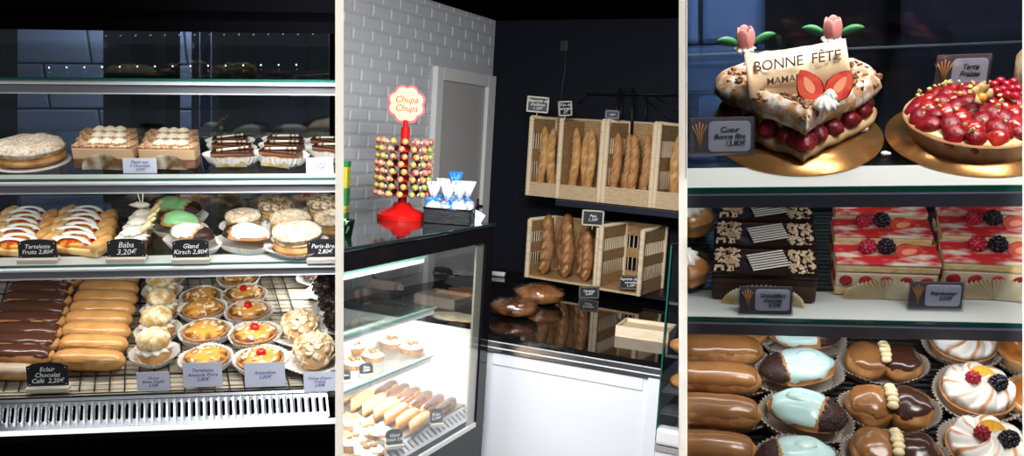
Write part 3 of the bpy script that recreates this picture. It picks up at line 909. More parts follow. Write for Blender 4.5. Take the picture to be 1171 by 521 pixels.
# ---- shell
wallw = mat('painted_tile', (.66, .67, .70), .28, coat=.1)
groutw = mat('tile_grout', (.55, .56, .58), .8)
blackwall = mat('night_blue_wall', (.009, .010, .016), .7, spec=.15, bump=.3, bscale=12)
WL = Loc(WC, bdir, wdir)      # x: -s, y: into the wall
bm = bm_new(); box(bm, -2.05, 0, .008, .08, 0, CZ); wl = struct('wall_left', bm, groutw); wl.matrix_world = WL.W
bm = bm_new(); th, tw = .0578, .143
r = 0; z = 1.0
z_off = 2.27
rows = [z_off - th * i for i in range(24)]
for i, z in enumerate(rows):
    s = -.0 if i % 2 else -tw / 2
    while s < 2.0:
        a, b = max(s, .002), min(s + tw, 2.0)
        z0_, z1_ = z + .0015, min(z + th - .0015, CZ - .001)
        # leave the doorway clear
        segs = [(a, b)]
        if z0_ < 1.995:
            segs = [(q0, q1) for q0, q1 in ((a, min(b, -.01)), (max(a, .665), b)) if q1 - q0 > .015]
        for q0, q1 in segs:
            if q1 - q0 < .015: continue
            x0_, x1_ = -q1 + .0015, -q0 - .0015
            vs = [bm.verts.new(p) for p in ((x0_, .009, z0_), (x1_, .009, z0_), (x1_, .009, z1_), (x0_, .009, z1_),
                                            (x0_ + .010, .004, z0_ + .010), (x1_ - .010, .004, z0_ + .010), (x1_ - .010, .004, z1_ - .010), (x0_ + .010, .004, z1_ - .010))]
            bm.faces.new(vs[4:])
            for k in range(4): bm.faces.new((vs[k], vs[(k + 1) % 4], vs[4 + (k + 1) % 4], vs[4 + k]))
        s += tw
tl = mk('tiles', bm, wallw, wl, False)
framew = mat('white_frame_paint', (.80, .79, .77), .4)
doorg = mat('grey_door_paint', (.50, .48, .46), .5)
bm = bm_new(); box(bm, -.665, -.600, -.020, .02, .0, 1.99, None, .004); box(bm, -.095, -.005, -.020, .02, .0, 1.99, None, .004); box(bm, -.600, -.095, -.020, .02, 1.925, 1.99, None, .004)
f_ = struct('trim_14', bm, framew); f_.matrix_world = WL.W
bm = bm_new(); box(bm, -.600, -.095, .0, .012, 0, 1.925); d_ = struct('door_1', bm, doorg); d_.matrix_world = WL.W
bm = bm_new(); tube(bm, [(-.115, -.030, 1.26), (-.15, -.034, 1.26), (-.205, -.032, 1.257)], .006); tube(bm, [(-.115, 0, 1.26), (-.115, -.032, 1.26)], .007); box(bm, -.130, -.102, -.004, 0, 1.16, 1.30, None, .002)
mk('door_handle', bm, mat('dark_handle', (.05, .045, .04), .3, .8), d_)
bm = bm_new(); box(bm, -2.78, .6, 4.25, 4.33, 0, CZ); struct('wall_back', bm, blackwall)
bm = bm_new(); box(bm, -2.9, .6, .3, 4.35, CZ, CZ + .05); struct('ceiling', bm, blackdull)
bm = bm_new(); box(bm, -3.2, 1.2, -.6, 4.4, -.06, 0); struct('floor', bm, mat('grey_floor_tile', (.25, .24, .23), .4, col2=(.32, .31, .30), nscale=6))
for o in [x for x in SC.objects if x.parent is None and x.get('kind') == 'structure' and x.name.split('.')[0] in ('wall_left', 'ceiling') or x.name == 'trim_14']:
    cut_at(o, B2, KL, True); cut_at(o, B2, KR, False)
# wall box with its cable
bm = bm_new(); p = B2.y(647, 53, 4.24); box(bm, p.x - .022, p.x + .022, 4.215, 4.249, p.z - .028, p.z + .028, None, .004)
o = mk('cable_box', bm, mat('dark_grey_plastic', (.03, .03, .035), .5), None, False); tag(o, 'small dark junction box high on the black wall', 'cable box')
q = [B2.y(u, v, 4.235) for u, v in ((647, 58), (646, 80), (643, 100), (641, 118))]
bm = bm_new(); tube(bm, [tuple(a) for a in q], .003, 6)
o = mk('cable', bm, MATS['dark_grey_plastic'], None); tag(o, 'thin dark cable hanging down the black wall from the junction box', 'cable')
rackm = mat('rack_black_steel', (.012, .012, .014), .45, .4)
t = thing('wall_rack', 'black steel rack frame fixed to the dark wall above the baskets', 'rack')
def wtube(pts, y, r, nm, par, m):
    bm = bm_new(); tube(bm, [tuple(B2.y(u, v, y)) for u, v in pts], r, 8); o = mk(nm, bm, m, par); return o
wtube([(699, 160), (709, 100), (724, 101), (722, 160)], 4.12, .008, 'hoop', t, rackm)
wtube([(667, 107), (776, 108)], 4.20, .004, 'crossbar', t, rackm)
wtube([(661, 118), (672, 106)], 4.2, .004, 'brace', t, rackm); wtube([(736, 112), (776, 142)], 4.2, .004, 'brace', t, rackm); wtube([(748, 108), (778, 130)], 4.2, .004, 'brace', t, rackm)
for u in (711, 739): wtube([(u, 106), (u - 1, 150)], 4.2, .005, 'upright', t, rackm)
# ---- shelf under the upper baskets
bm = bm_new(); box(bm, -2.03, -1.2, 3.86, 4.25, 1.335, 1.365, None, .003)
o = mk('wall_shelf', bm, mat('shelf_blue_black', (.015, .017, .028), .4), None, False); tag(o, 'long blue-black shelf carrying the upper row of wicker baskets', 'shelf'); cutR(o)
# ---- baskets
def wickmat(name, c1, c2):
    m = mat(name, c1, .6)
    nt = m.node_tree; N = nt.nodes; L = nt.links; b = N['Principled BSDF']
    tc = N.new('ShaderNodeTexCoord'); mp = N.new('ShaderNodeMapping'); mp.inputs['Rotation'].default_value = (0, 0, 0)
    sx = N.new('ShaderNodeSeparateXYZ'); L.new(tc.outputs['Object'], sx.inputs[0])
    ad = N.new('ShaderNodeMath'); ad.operation = 'ADD'; L.new(sx.outputs[0], ad.inputs[0]); L.new(sx.outputs[1], ad.inputs[1])
    cb = N.new('ShaderNodeCombineXYZ'); L.new(ad.outputs[0], cb.inputs[0]); L.new(sx.outputs[2], cb.inputs[1])
    br = N.new('ShaderNodeTexBrick'); br.inputs['Scale'].default_value = 1
    br.inputs['Brick Width'].default_value = .020; br.inputs['Row Height'].default_value = .0075; br.inputs['Mortar Size'].default_value = .0012; br.inputs['Mortar Smooth'].default_value = 1
    br.inputs['Color1'].default_value = (*c1, 1); br.inputs['Color2'].default_value = (*c2, 1); br.inputs['Mortar'].default_value = tuple(x * .35 for x in c1) + (1,)
    L.new(cb.outputs[0], br.inputs['Vector']); L.new(br.outputs['Color'], b.inputs['Base Color'])
    bp = N.new('ShaderNodeBump'); bp.inputs['Strength'].default_value = .8; bp.inputs['Distance'].default_value = .004; bp.invert = True
    L.new(br.outputs['Fac'], bp.inputs['Height']); L.new(bp.outputs[0], b.inputs['Normal'])
    return m
wick = wickmat('wicker_weave', (.62, .38, .17), (.46, .26, .10))
wickp = wickmat('pale_wicker_weave', (.80, .60, .36), (.70, .50, .27))
rod = mat('wicker_rod', (.74, .58, .38), .6)
def panel(bm, x0, x1, y0, y1, z0, z1): box(bm, min(x0, x1), max(x0, x1), min(y0, y1), max(y0, y1), z0, z1)
def basket(x0, x1, yf, d, z0, h, lip, div=None, label='', front_h=None, backwin=False):
    t = thing('bread_basket', label, 'basket', 'wicker bread baskets on the dark wall')
    th = .008
    def band(name, fn, m=wick, sm=False):
        bm = bm_new(); fn(bm); return mk(name, bm, m, t, sm)
    W = x1 - x0
    bands = ((.0, .22), (.44, .60), (.80, 1.0))
    def windowed(axis, at, a0, a1):
        bm = bm_new(); bm2 = bm_new()
        for q0, q1 in bands:
            if axis == 'x': panel(bm, at - th / 2, at + th / 2, a0, a1, h * q0, h * q1)
            else: panel(bm, a0, a1, at - th / 2, at + th / 2, h * q0, h * q1)
        n = max(4, int(abs(a1 - a0) / .022))
        for k in range(n + 1):
            c = a0 + (a1 - a0) * k / n
            p = (at, c) if axis == 'x' else (c, at)
            tube(bm2, [(*p, h * .2), (*p, h * .82)], .0032, 6)
        return bm, bm2
    for nm, at in (('side', 0), ('side', W)):
        a, b = windowed('x', at, .01, d)
        s = mk(nm, a, wick, t, False); mk('rods', b, rod, s)
    if backwin:
        a, b = windowed('y', d, 0, W); s = mk('back', a, wick, t, False); mk('rods', b, rod, s)
    else:
        band('back', lambda bm: panel(bm, 0, W, d - th, d, 0, h))
    band('base', lambda bm: panel(bm, 0, W, 0, d, 0, .012))
    band('front', lambda bm: box(bm, -.006, W + .006, -.006, .006, 0, lip, None, .003), wickp)
    posts = [(0, 0), (W, 0), (0, d), (W, d)] + ([(div, 0)] if div else [])
    for x, y in posts:
        bm = bm_new(); tube(bm, [(x, y, 0), (x, y, h * .35), (x, y, h * .36), (x, y, h * 1.005)], lambda q: .0125, 10)
        for k in range(22): lathe(bm, [(.0122, h * k / 22), (.0142, h * (k + .5) / 22), (.0122, h * (k + 1) / 22)], 10, T(x, y, 0))
        mk('post', bm, rod, t)
    if div: band('divider', lambda bm: panel(bm, div - th / 2, div + th / 2, 0, d, 0, h * .98))
    bm = bm_new(); tube(bm, [(0, 0, h), (0, d, h), (W, d, h), (W, 0, h)], .009, 8); mk('rim', bm, rod, t)
    t.matrix_world = T(x0, yf, z0)
    return t
def bx(u, v, y=3.9): return B2.y(u, v, y).x
bA = basket(-2.215, -1.815, 3.9, .26, 1.368, .40, .072, .172, 'wide two part wicker basket of baguettes, upper row beside the tiled wall')
bB = basket(-1.792, -1.545, 3.9, .26, 1.368, .40, .082, None, 'wicker basket full of browner baguettes, middle one of the upper row')
bC = basket(-1.525, -1.2, 3.9, .26, 1.368, .40, .082, None, 'wicker basket cut off at the partition, last one of the upper row'); cutR(bC)
bD = basket(-2.19, -1.80, 3.9, .27, .945, .30, .012, None, 'wicker basket of dark crusty loaves, lower row over the black counter')
bE = basket(-1.775, -1.56, 3.88, .30, .942, .315, .012, None, 'empty open wicker basket beside the dark loaves, over the black counter', backwin=True)
# narrow ledge carrying the lower baskets
bm = bm_new(); box(bm, -2.25, -1.40, 3.95, 4.25, .925, .941)
o = mk('lower_ledge', bm, rackm, None, False); tag(o, 'narrow black ledge under the lower baskets, above the shiny counter', 'ledge')
# ---- breads
bag = mat('baguette_crust', (.50, .22, .06), .6, col2=(.68, .38, .14), nscale=16, bump=.6, bscale=40)
bagdk = mat('dark_baguette_crust', (.22, .085, .028), .55, col2=(.42, .19, .07), nscale=18, bump=.6, bscale=40)
slash = mat('baguette_slash', (.56, .33, .14), .7, col2=(.42, .21, .07), nscale=40)
def baguette(name, m, L, r, sd):
    t = thing(name, '', 'bread')
    bm = bm_new()
    P = []
    n, K = 14, 26
    for k in range(K + 1):
        s = -1 + 2 * k / K; q = max(.02, (1 - abs(s) ** 4)) ** .5 * (1 + .06 * sin(s * 17 + sd))
        P.append([(r * q * cos(2 * PI * j / n) + .006 * sin(s * 3 + sd), r * q * .9 * sin(2 * PI * j / n), L / 2 + L / 2 * s) for j in range(n)])
    grid(bm, P); mk('crust', bm, m, t)
    bm = bm_new()
    for k in range(5):
        zc = L * (.16 + .17 * k)
        blob(bm, (r * .34, r * .16, L * .085), (0, 0, 0), 10, 8, m=T(.002, -r * .86, zc) @ RY(.5))
    mk('scored_cuts', bm, slash, t)
    return t
bgs = [baguette('baguette', bag, .36, .024, 1), baguette('baguette', bag, .35, .0245, 4)]
bgd = [baguette('baguette', bagdk, .31, .035, 2), baguette('baguette', bagdk, .31, .034, 5)]
def stand(pr, x, y, z, lean, rz, label, grp, sc=1, ry=0):
    o = first(pr, label, grp); o.matrix_world = T(x, y, z) @ RZ(rz) @ RY(ry) @ RX(-lean) @ S(sc, sc, sc); return o
zb_ = 1.381
for k, (x, y, ry, lab) in enumerate(((-2.184, 3.97, -.03, 'outer one in the compartment beside the tiled wall'), (-2.136, 3.99, -.03, 'one by the divider in the compartment nearer the door'), (-2.000, 3.98, -.03, 'one against the divider in the wider compartment'), (-1.954, 4.02, -.01, 'middle one in the wider compartment'), (-1.905, 3.97, -.03, 'last one in the wider compartment, beside the next basket'))):
    stand(bgs[k % 2], x, y, zb_, .12, k * .8 % .5, 'golden baguette standing upright, ' + lab, 'golden baguettes', .97, ry)
bgm = [baguette('baguette', mat('brown_baguette_crust', (.36, .14, .045), .55, col2=(.56, .27, .10), nscale=18, bump=.6, bscale=40), .35, .0255, 7)]
for k, (x, y, ry, lab) in enumerate(((-1.765, 3.96, -.03, 'first of the four from the tiled wall side'), (-1.716, 4.00, -.02, 'second of the four from the tiled wall side'), (-1.665, 3.96, -.02, 'third of the four from the tiled wall side'), (-1.612, 3.98, -.03, 'last of the four, by the partition side'))):
    stand(bgm[0], x, y, zb_, .12, k * .7 % .5, 'browner baguette in the middle upper basket, ' + lab, 'browner baguettes', .96, ry)
for x in (-1.475, -1.43):
    o = stand(bgs[1], x, 4.0, zb_, .12, .1, 'golden baguette in the basket cut off by the partition', 'baguettes at the partition', .97)
    cutR(o)
for k, (x, y, ry, sc, lab) in enumerate(((-2.125, 3.96, .0, 1.02, 'one next to the rods beside the tiled wall'), (-2.065, 4.05, .0, 1.05, 'one standing behind the first two'), (-2.0, 3.96, .0, .98, 'one in the middle of the basket'), (-1.945, 4.04, .0, .98, 'one at the rear beside the Pain sign'), (-1.88, 3.95, -.02, .84, 'short one next to the empty basket'))):
    stand(bgd[k % 2], x, y, .958, .10, k * .8 % .6, 'dark crusty loaf in the lower basket, ' + lab, 'dark loaves', sc, ry)
# ---- framed slate signs
slfr = mat('pale_sign_frame', (.62, .56, .44), .5)
def slate_sign(u, v, y, w_px, h_px, s, label, rz=0, rot=0, stick=None, fr=slfr, on=None):
    p = B2.y(u, v, y); sc = zf_of(B2, p) / FOC; w, h = w_px * sc, h_px * sc
    t = thing('slate_price_sign', label, 'sign')
    bm = bm_new(); box(bm, -w / 2, w / 2, -.003, .003, -h / 2, h / 2); mk('slate', bm, slate, t, False)
    bm = bm_new(); e = .007
    for a in ((-w / 2, w / 2, h / 2 - e, h / 2), (-w / 2, w / 2, -h / 2, -h / 2 + e), (-w / 2, -w / 2 + e, -h / 2, h / 2), (w / 2 - e, w / 2, -h / 2, h / 2)): box(bm, a[0], a[1], -.006, .004, a[2], a[3])
    mk('frame', bm, fr, t, False)
    text(s, h * .26, chalk, t, (0, -.005, 0))
    if stick:
        bm = bm_new(); tube(bm, [(0, .001, -h / 2), (0, .002, -h / 2 - stick)], .0025, 6); mk('stick', bm, rod, t)
    t.matrix_world = T(*p) @ RZ(rz) @ RY(rot)
    return t
slate_sign(615, 119.5, 3.89, 25, 18, 'Baguette de\ntradition\n1,10€', 'framed slate sign on a stick over the basket beside the tiled wall', .5, .03, .035)
slate_sign(646, 124, 3.89, 17, 17, 'Pain de\ncampagne\n2€', 'turned framed slate sign on the post in the wide basket', .95, -.1, .02)
slate_sign(700, 131, 3.93, 16, 10, '1,20€', 'small bluish slate tag between two upper baskets', .5, 0, .03, mat('bluish_frame', (.12, .14, .2), .5))
slate_sign(678, 249, 3.86, 25, 18, 'Pain\n1,10€', 'framed slate sign reading Pain between the two lower baskets', .5, 0, .02)
slate_sign(673.5, 334, 3.83, 23, 14, 'Céréales\n2,20€', 'dark framed slate sign hanging under the basket of dark loaves', .5, -.05, None, mat('brown_sign_frame', (.12, .10, .08), .5))
slate_sign(721, 322.5, 3.86, 26, 16, 'Baguette dinos.\ncereales\n1,10€', 'slate sign leaning in front of the empty basket', .5, -.03, None, MATS['brown_sign_frame'])
# ---- counter
cL, cR_ = Vector((-1.74, 2.847, .9)), Vector((-1.067, 2.929, .9))
cd = (cR_ - cL).normalized(); cn = Vector((cd.y, -cd.x, 0))
pl0 = cL + cd * (-.85); pr0 = cR_ + cd * .0
bm = bm_new(); prism(bm, [(pl0.x, pl0.y, .878), (pr0.x, pr0.y, .878), (pr0.x + .0, 4.25, .878), (pl0.x, 4.25, .878)], [(pl0.x, pl0.y, .9), (pr0.x, pr0.y, .9), (pr0.x, 4.25, .9), (pl0.x, 4.25, .9)])
ctop = mk('black_countertop', bm, mat('polished_black_stone', (.006, .005, .005), .045, spec=.65), None, False); tag(ctop, 'long polished black worktop with loaves and a wooden tray on it', 'worktop'); cut2(ctop)
CL = Loc(Vector((cL.x, cL.y, 0)), cd, Vector((-cd.y, cd.x, 0)))
Lc = (cR_ - cL).length
ct = thing('counter', 'white fronted service counter under the black worktop', 'counter'); ct.matrix_world = CL.W
whitep = mat('white_counter_panel', (.74, .75, .79), .35)
bm = bm_new(); box(bm, -.02, Lc - .02, .012, .6, 0, .835); mk('body', bm, whitep, ct, False)
bm = bm_new(); box(bm, -.02, Lc + .0, -.004, .03, .838, .876); mk('steel_edge', bm, steel, ct, False)
bm = bm_new(); box(bm, -.02, Lc + .0, .0, .03, .874, .880); box(bm, -.02, Lc, -.006, 0, .852, .856); mk('edge_line', bm, whitelac, ct, False)
def cz(u, v):
    p = B2.eye + B2.ray(u, v) * (((Vector((cL.x, cL.y, 0)) - B2.eye).dot(cn)) / B2.ray(u, v).dot(cn)); return (p - cL).dot(cd), p.z
x1_, zt_ = cz(735, 433); _, zb2 = cz(734, 447)
bm = bm_new(); box(bm, .01, x1_, .006, .0125, zb2, zt_, None, .002); mk('drawer_front', bm, whitep, ct, False)
bm = bm_new(); box(bm, Lc - .045, Lc + .0, -.006, .05, 0, .84, None, .003); mk('end_post', bm, whitep, ct, False)
# ---- things on the worktop
film = mat('clear_film_bread', (.10, .035, .015), .12, col2=(.28, .11, .04), nscale=14, coat=.8, bump=1, bscale=45, dist=.008)
film2 = mat('clear_film_bread_light', (.24, .08, .025), .14, col2=(.42, .18, .06), nscale=14, coat=.8, bump=1, bscale=45, dist=.006)
for (u, v, wp, m, lab, sq) in ((588, 362, 54, film, 'dark round loaf wrapped in shiny film, in front of the lighter loaf', .9), (616, 347, 56, film2, 'brown loaf wrapped in shiny film behind the darker one', .8)):
    t = thing('wrapped_loaf', lab, 'bread', 'film wrapped loaves')
    bm = bm_new(); blob(bm, (.10, .07, .046), (0, 0, .045), 32, 18, .9, .12, 22, wp); mk('loaf', bm, m, t)
    bm = bm_new(); blob(bm, (.104, .074, .05), (0, 0, .0475), 32, 18, .9, .22, 50, wp); mk('plastic_film', bm, glassmat('thin_film', (.97, .97, .97), .10, .08), t)
    p = B2.z(u, v, .9); s = wp * zf_of(B2, p) / FOC / .2; t.matrix_world = T(p.x, p.y, .9005) @ RZ(.45) @ S(s, s, s * .85)
p = B2.z(588, 340, .9)
bm = bm_new(); box(bm, -.012, .012, -.003, .003, 0, .012, None, .002); o = mk('paper_label', bm, card_w, None, False)
pp = B2.z(585, 352, .965); o.matrix_world = T(*pp) @ RZ(.5) @ RX(-.9); tag(o, 'tiny white paper label stuck on the dark wrapped loaf', 'label')
p = B2.z(570, 316, .9); bm = bm_new(); tube(bm, [(-.035, 0, .014), (.03, 0, .014), (.036, 0, .013)], .014, 12)
o = mk('paper_roll', bm, whitelac, None); o.matrix_world = T(p.x, p.y, .9) @ RZ(.3); tag(o, 'small white roll lying on the worktop beyond the glass case', 'paper roll')
p0, p1, p2, p3 = B2.z(706, 384, .9), B2.z(762, 392, .9), None, None
ux = (p1 - p0).normalized(); Lx = (p1 - p0).length
TL = Loc(p0, ux, Vector((-ux.y, ux.x, 0)))
t = thing('wooden_tray', 'shallow pale wooden tray of grain at the side case end of the black worktop', 'tray'); t.matrix_world = TL.W
wood = mat('pale_wood', (.70, .54, .36), .5, col2=(.80, .66, .48), nscale=12, stretch=(1, 12, 12))
bm = bm_new(); box(bm, 0, Lx, 0, .16, .002, .03); mk('grain', bm, mat('grain_bed', (.62, .46, .26), .8, col2=(.75, .60, .38), nscale=200, bump=1, bscale=250), t, False)
bm = bm_new()
for a in ((0, Lx, -.008, 0), (0, Lx, .16, .168), (-.008, 0, -.008, .168), (Lx, Lx + .008, -.008, .168)): box(bm, *a, 0, .045, None, .001)
mk('frame', bm, wood, t, False)
# ---- the glazed case at the right edge
RCX = Lc + .004
t = thing('side_display_case', 'glazed pastry case cut off by the partition beyond the white counter', 'display case'); t.matrix_world = CL.W
def rp(nm, x0, x1, y0, y1, z0, z1, m, bev=0):
    bm = bm_new(); box(bm, x0, x1, y0, y1, z0, z1, None, bev); return mk(nm, bm, m, t, False)
rp('side_glass', RCX, RCX + .006, -.02, .50, .62, 1.33, gpane); rp('glass_front_edge', RCX - .001, RCX + .004, -.026, -.018, .62, 1.33, gedge); rp('glass_post', RCX - .003, RCX + .004, -.018, -.002, .84, 1.335, blackgloss)
rp('front_glass', RCX + .008, RCX + .5, -.02, -.016, .68, 1.30, gpane)
rp('base', RCX, RCX + .5, -.02, .5, 0, .58, whitep); rp('base_band', RCX - .002, RCX + .5, -.026, .0, .585, .605, mat('warm_grey_band', (.36, .33, .32), .4)); rp('ledge', RCX, RCX + .5, -.03, .03, .61, .67, whitelac, .012)
rp('back', RCX, RCX + .5, .5, .51, .6, 1.3, blackwall)
for z in (.72, .80): rp('wire_shelf', RCX + .006, RCX + .5, -.01, .48, z, z + .006, mat('dark_rack_shelf', (.05, .05, .055), .5, col2=(.16, .15, .14), nscale=60, stretch=(1, 6, 1)))
for z in (.93, 1.12): rp('glass_shelf', RCX + .006, RCX + .5, .0, .48, z, z + .007, gshelf)
for z in (.72, .80, .93, 1.12): rp('shelf_front', RCX + .006, RCX + .5, -.012, -.006, z - .002, z + .008, steel)
cutR(t)
ba = mat('bun_crust', (.50, .20, .05), .5, col2=(.68, .36, .12), nscale=20, bump=.4)
for k, (x, y, z) in enumerate(((.05, .06, .937), (.14, .10, .937), (.06, .06, .806), (.15, .06, .726))):
    bm = bm_new(); blob(bm, (.045, .04, .026), (0, 0, .025), 20, 12, 1, .1, 20, k); o = mk('bread_bun', bm, ba, None)
    o.matrix_world = CL.W @ T(RCX + x, y, z); tag(o, 'golden bun inside the side case, %s' % ('beside the glass post on the top rack', 'beside the partition on the top rack', 'on the middle rack', 'on the bottom rack')[k], 'bun', 'buns in the side case'); cutR(o)

# ---- the big glass case
PC = Vector((-1.695, 2.746, 0))
CS = Loc(PC, bdir, wdir)
LEN = 1.5
def s3(x): return x
cst = thing('glass_display_case', 'black framed glass pastry case with lit white interior and lolly stand on top', 'display case'); cst.matrix_world = CS.W
def cp_(nm, x0, x1, y0, y1, z0, z1, m, bev=0, parent=cst):
    bm = bm_new(); box(bm, x0, x1, y0, y1, z0, z1, None, bev); return mk(nm, bm, m, parent, False)
inner = mat('white_enamel', (.84, .84, .82), .4)
cp_('base', -LEN, 0, 0, .72, 0, .588, blackgloss)
cp_('top_band', -LEN, 0, -.004, .02, 1.283, 1.338, blackgloss); cp_('top_back_band', -LEN, 0, .70, .72, 1.283, 1.338, blackgloss); cp_('end_band', -.02, 0, .02, .70, 1.283, 1.338, blackgloss)
cp_('glass_top', -LEN, .004, -.008, .725, 1.338, 1.350, mat('dark_glass_top', (.012, .02, .02), .06, spec=.9, coat=.6), .002)
cp_('corner_post', -.062, 0, -.004, .03, .588, 1.283, blackgloss); cp_('rear_post', -.03, 0, .69, .72, .588, 1.283, blackgloss)
cp_('window_frame', -.118, -.064, .004, .012, .60, 1.282, mat('champagne_aluminium', (.60, .56, .48), .35, .6), .001)
cp_('front_glass', -LEN, -.062, -.001, .001, .605, 1.283, gpane); cp_('lower_frame', -LEN, -.062, -.003, .006, .588, .604, whitelac)
cp_('end_panel', -.045, -.03, .01, .70, .60, .945, inner); cp_('end_glass', -.040, -.036, .01, .70, .945, 1.283, gpane)
cp_('rear_panel', -LEN, -.045, .43, .44, .60, .93, inner); cp_('rear_glass', -LEN, -.045, .69, .694, .93, 1.283, gpane)
deckm = mat('case_deck_tray', (.40, .34, .25), .5, col2=(.22, .18, .13), nscale=8, stretch=(1, 20, 1))
cp_('deck', -LEN, -.05, .055, .43, .648, .660, deckm)
bm = bm_new(); n = 44; eu = Vector((0, .045, .032)); hh2 = eu.length; eu.normalize()
slotted(Vector((-.062 - .5 * .03, .032, .638)), Vector((-1, 0, 0)), eu, n, .030, hh2, .013, hh2 * .62, Vector((0, -.58, .81)), bm)
mk('slotted_sill', bm, mat('pale_grey_sill', (.6, .6, .62), .35, .3), cst, False)
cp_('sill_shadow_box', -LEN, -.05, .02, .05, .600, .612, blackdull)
for z, y in ((1.209, .236), (1.021, .183), (.836, .184)):
    g = cp_('shelf', -LEN, -.075, y + .004, .425, z - .007, z, gshelf)
    cp_('shelf_edge', -LEN, -.072, y, y + .004, z - .008, z, mat('pale_green_edge', (.18, .42, .34), .15), parent=g)
    cp_('shelf_rail', -LEN, -.085, y + .004, y + .03, z - .026, z - .009, whitelac, parent=g)
cut2(cst)
for z, y, e in ((1.275, .10, 5), (1.005, .21, 5), (.808, .21, 6.5)):
    area('showcase_lamp', CS.w(-.55, y + .01, z - .012), CS.w(-.55, y + .08, z - .3), .9, e, (1, .98, .93), sizey=.012, up=bdir)
def tocase(o, u, v, z, wpx, base, rz=0, h=1):
    p = B2.z(u, v, z); s = wpx * zf_of(B2, p) / FOC / base
    o.matrix_world = T(p.x, p.y, z + .0005) @ RZ(rz) @ (S(s * 1.35, s * .86, s * .86) if base == .12 else S(s, s, s * h))
    cut2(o)
    return o
brz = math.atan2(bdir.y, bdir.x)
e1, e2 = eclair('chocolate_eclair', chocglaze, choux, seed=21), eclair('coffee_eclair', palecoffee, choux, seed=22)
for k, (u, v) in enumerate(((440, 451), (453, 455), (466, 459), (480, 463), (494, 467), (508, 471))):
    tocase(first(e1, 'chocolate eclair in the far row of the glass case, %s from the white rear panel' % ('first', 'second', 'third', 'fourth', 'fifth', 'sixth')[k], 'chocolate eclairs in the glass case'), u, v, .66, 44, .12, brz + .15)
for k, (u, v) in enumerate(((398, 458), (411, 465), (424, 470), (437, 475), (449, 481), (462, 487), (477, 491))):
    tocase(first(e2, 'pale coffee eclair in the nearer row of the glass case, %s from the partition' % ('first', 'second', 'third', 'fourth', 'fifth', 'sixth', 'seventh')[k], 'coffee eclairs in the glass case'), u, v, .66, 52, .12, brz + .15)
def mini_tart(name, topm, fr):
    t = thing(name, '', 'tartlet')
    tart_shell(t, .040, .018, crust, 30); dome(t, .036, .018, .012, topm, 'cream', .25, 4)
    bm = bm_new()
    for k, (x, y) in enumerate(((-.012, 0), (.010, .008), (.006, -.012))): blob(bm, (.010, .008, .007), (x, y, .032), 10, 8)
    mk('fruit', bm, fr, t)
    return t
mt1, mt2 = mini_tart('fruit_tartlet', creamw, jam), mini_tart('cream_tartlet', creamw, mat('caramel_bits', (.5, .25, .08), .4))
for k, (u, v, w_) in enumerate(((422, 391, 27), (447, 397, 29), (470, 403, 30), (405, 402, 26), (426, 412, 28), (404, 421, 28))):
    tocase(first(mt1, 'fruit topped cream tartlet on the glass shelf, %s' % ('rear one by the partition', 'rear middle one', 'rear one by the white end wall', 'second row by the partition', 'second row beside the chalk sign', 'front one by the partition')[k], 'fruit tartlets in the glass case'), u, v, .836, w_, .082)
for k, (u, v, w_) in enumerate(((401, 489, 36), (418, 499, 38), (400, 512, 40), (420, 524, 42))):
    tocase(first(mt2, 'white cream tartlet on the lit deck before the eclairs, %s' % ('rear one by the partition', 'rear one behind the acorn bun', 'front one by the partition', 'front one beside the Gland sign')[k], 'cream tartlets on the case deck'), u, v, .66, w_, .082)
gl2 = gland('acorn_pastry', whiteic, 1); tocase(first(gl2, 'white iced bun behind the chalk sign in the glass case', None), 438, 506, .66, 38, .10, .3)
def case_sign(u, v, z, wpx, hpx, s, lab, rz):
    p = B2.z(u, v, z); k = zf_of(B2, p) / FOC
    o = chalk_sign(B2, Vector((p.x, p.y, z)), wpx * k, hpx * k, s, lab, rz=rz, size=hpx * k * .28); cut2(o); return o
case_sign(419, 431, .836, 16, 13, 'Tarte\n3,50€', 'small black chalk sign on the upper glass shelf of the lit case', 1.0)
case_sign(395, 438, .836, 12, 12, 'Tarte', 'small black chalk sign on the glass shelf touching the partition', 1.0)
case_sign(499, 487, .662, 15, 17, 'Éclair\n2,20€', 'small black chalk sign before the chocolate eclairs in the lit case', 1.0)
case_sign(451, 512, .662, 20, 18, 'Gland\nKirsch 2,80', 'small black chalk sign Gland Kirsch in the lit glass case', 1.0)
# things on the staff counter seen through the case
for nm, u, v, z, rx, ry, rz_, m, lab, cat, rot in (
        ('loaf', 531, 352, .9, .075, .05, .045, mat('mid_loaf', (.30, .12, .04), .4, col2=(.45, .2, .08), nscale=20, bump=.5, bscale=30), 'brown loaf seen through the end of the glass case', 'bread', .3),
        ('pastry_scraps_tray', 520, 368, .9, .11, .06, .016, mat('flaky_scraps', (.80, .60, .34), .8, col2=(.92, .85, .65), nscale=60, bump=1, bscale=90), 'tray of flaky pastry bits seen through the case end', 'tray', .2),
        ('paper_bag', 412, 334, .9, .07, .05, .07, mat('kraft_paper', (.42, .22, .10), .8, bump=.4, bscale=20), 'brown paper bag behind the upper shelf of the case', 'bag', .2),
        ('wrapped_sweet_bag', 440, 338, .9, .09, .035, .035, mat('pink_white_wrap', (.75, .62, .58), .4, col2=(.55, .15, .12), nscale=14, lo=.55, hi=.65), 'pink and white packet lying behind the upper glass shelf', 'packet', .3),
        ('black_tray', 497, 318, .9, .10, .07, .03, mat('black_plastic', (.02, .022, .028), .35), 'black plastic tub on the staff counter seen through the glass', 'tub', .1)):
    t = None
    bm = bm_new(); blob(bm, (rx, ry, rz_), (0, 0, rz_), 26, 14, .6, .25, 26, rx * 100, flat=.0005); o = mk(nm, bm, m, None)
    p = B2.z(u, v, z); o.matrix_world = T(p.x, p.y, z + .001) @ RZ(rot); tag(o, lab, cat); cut2(o)
bm = bm_new()
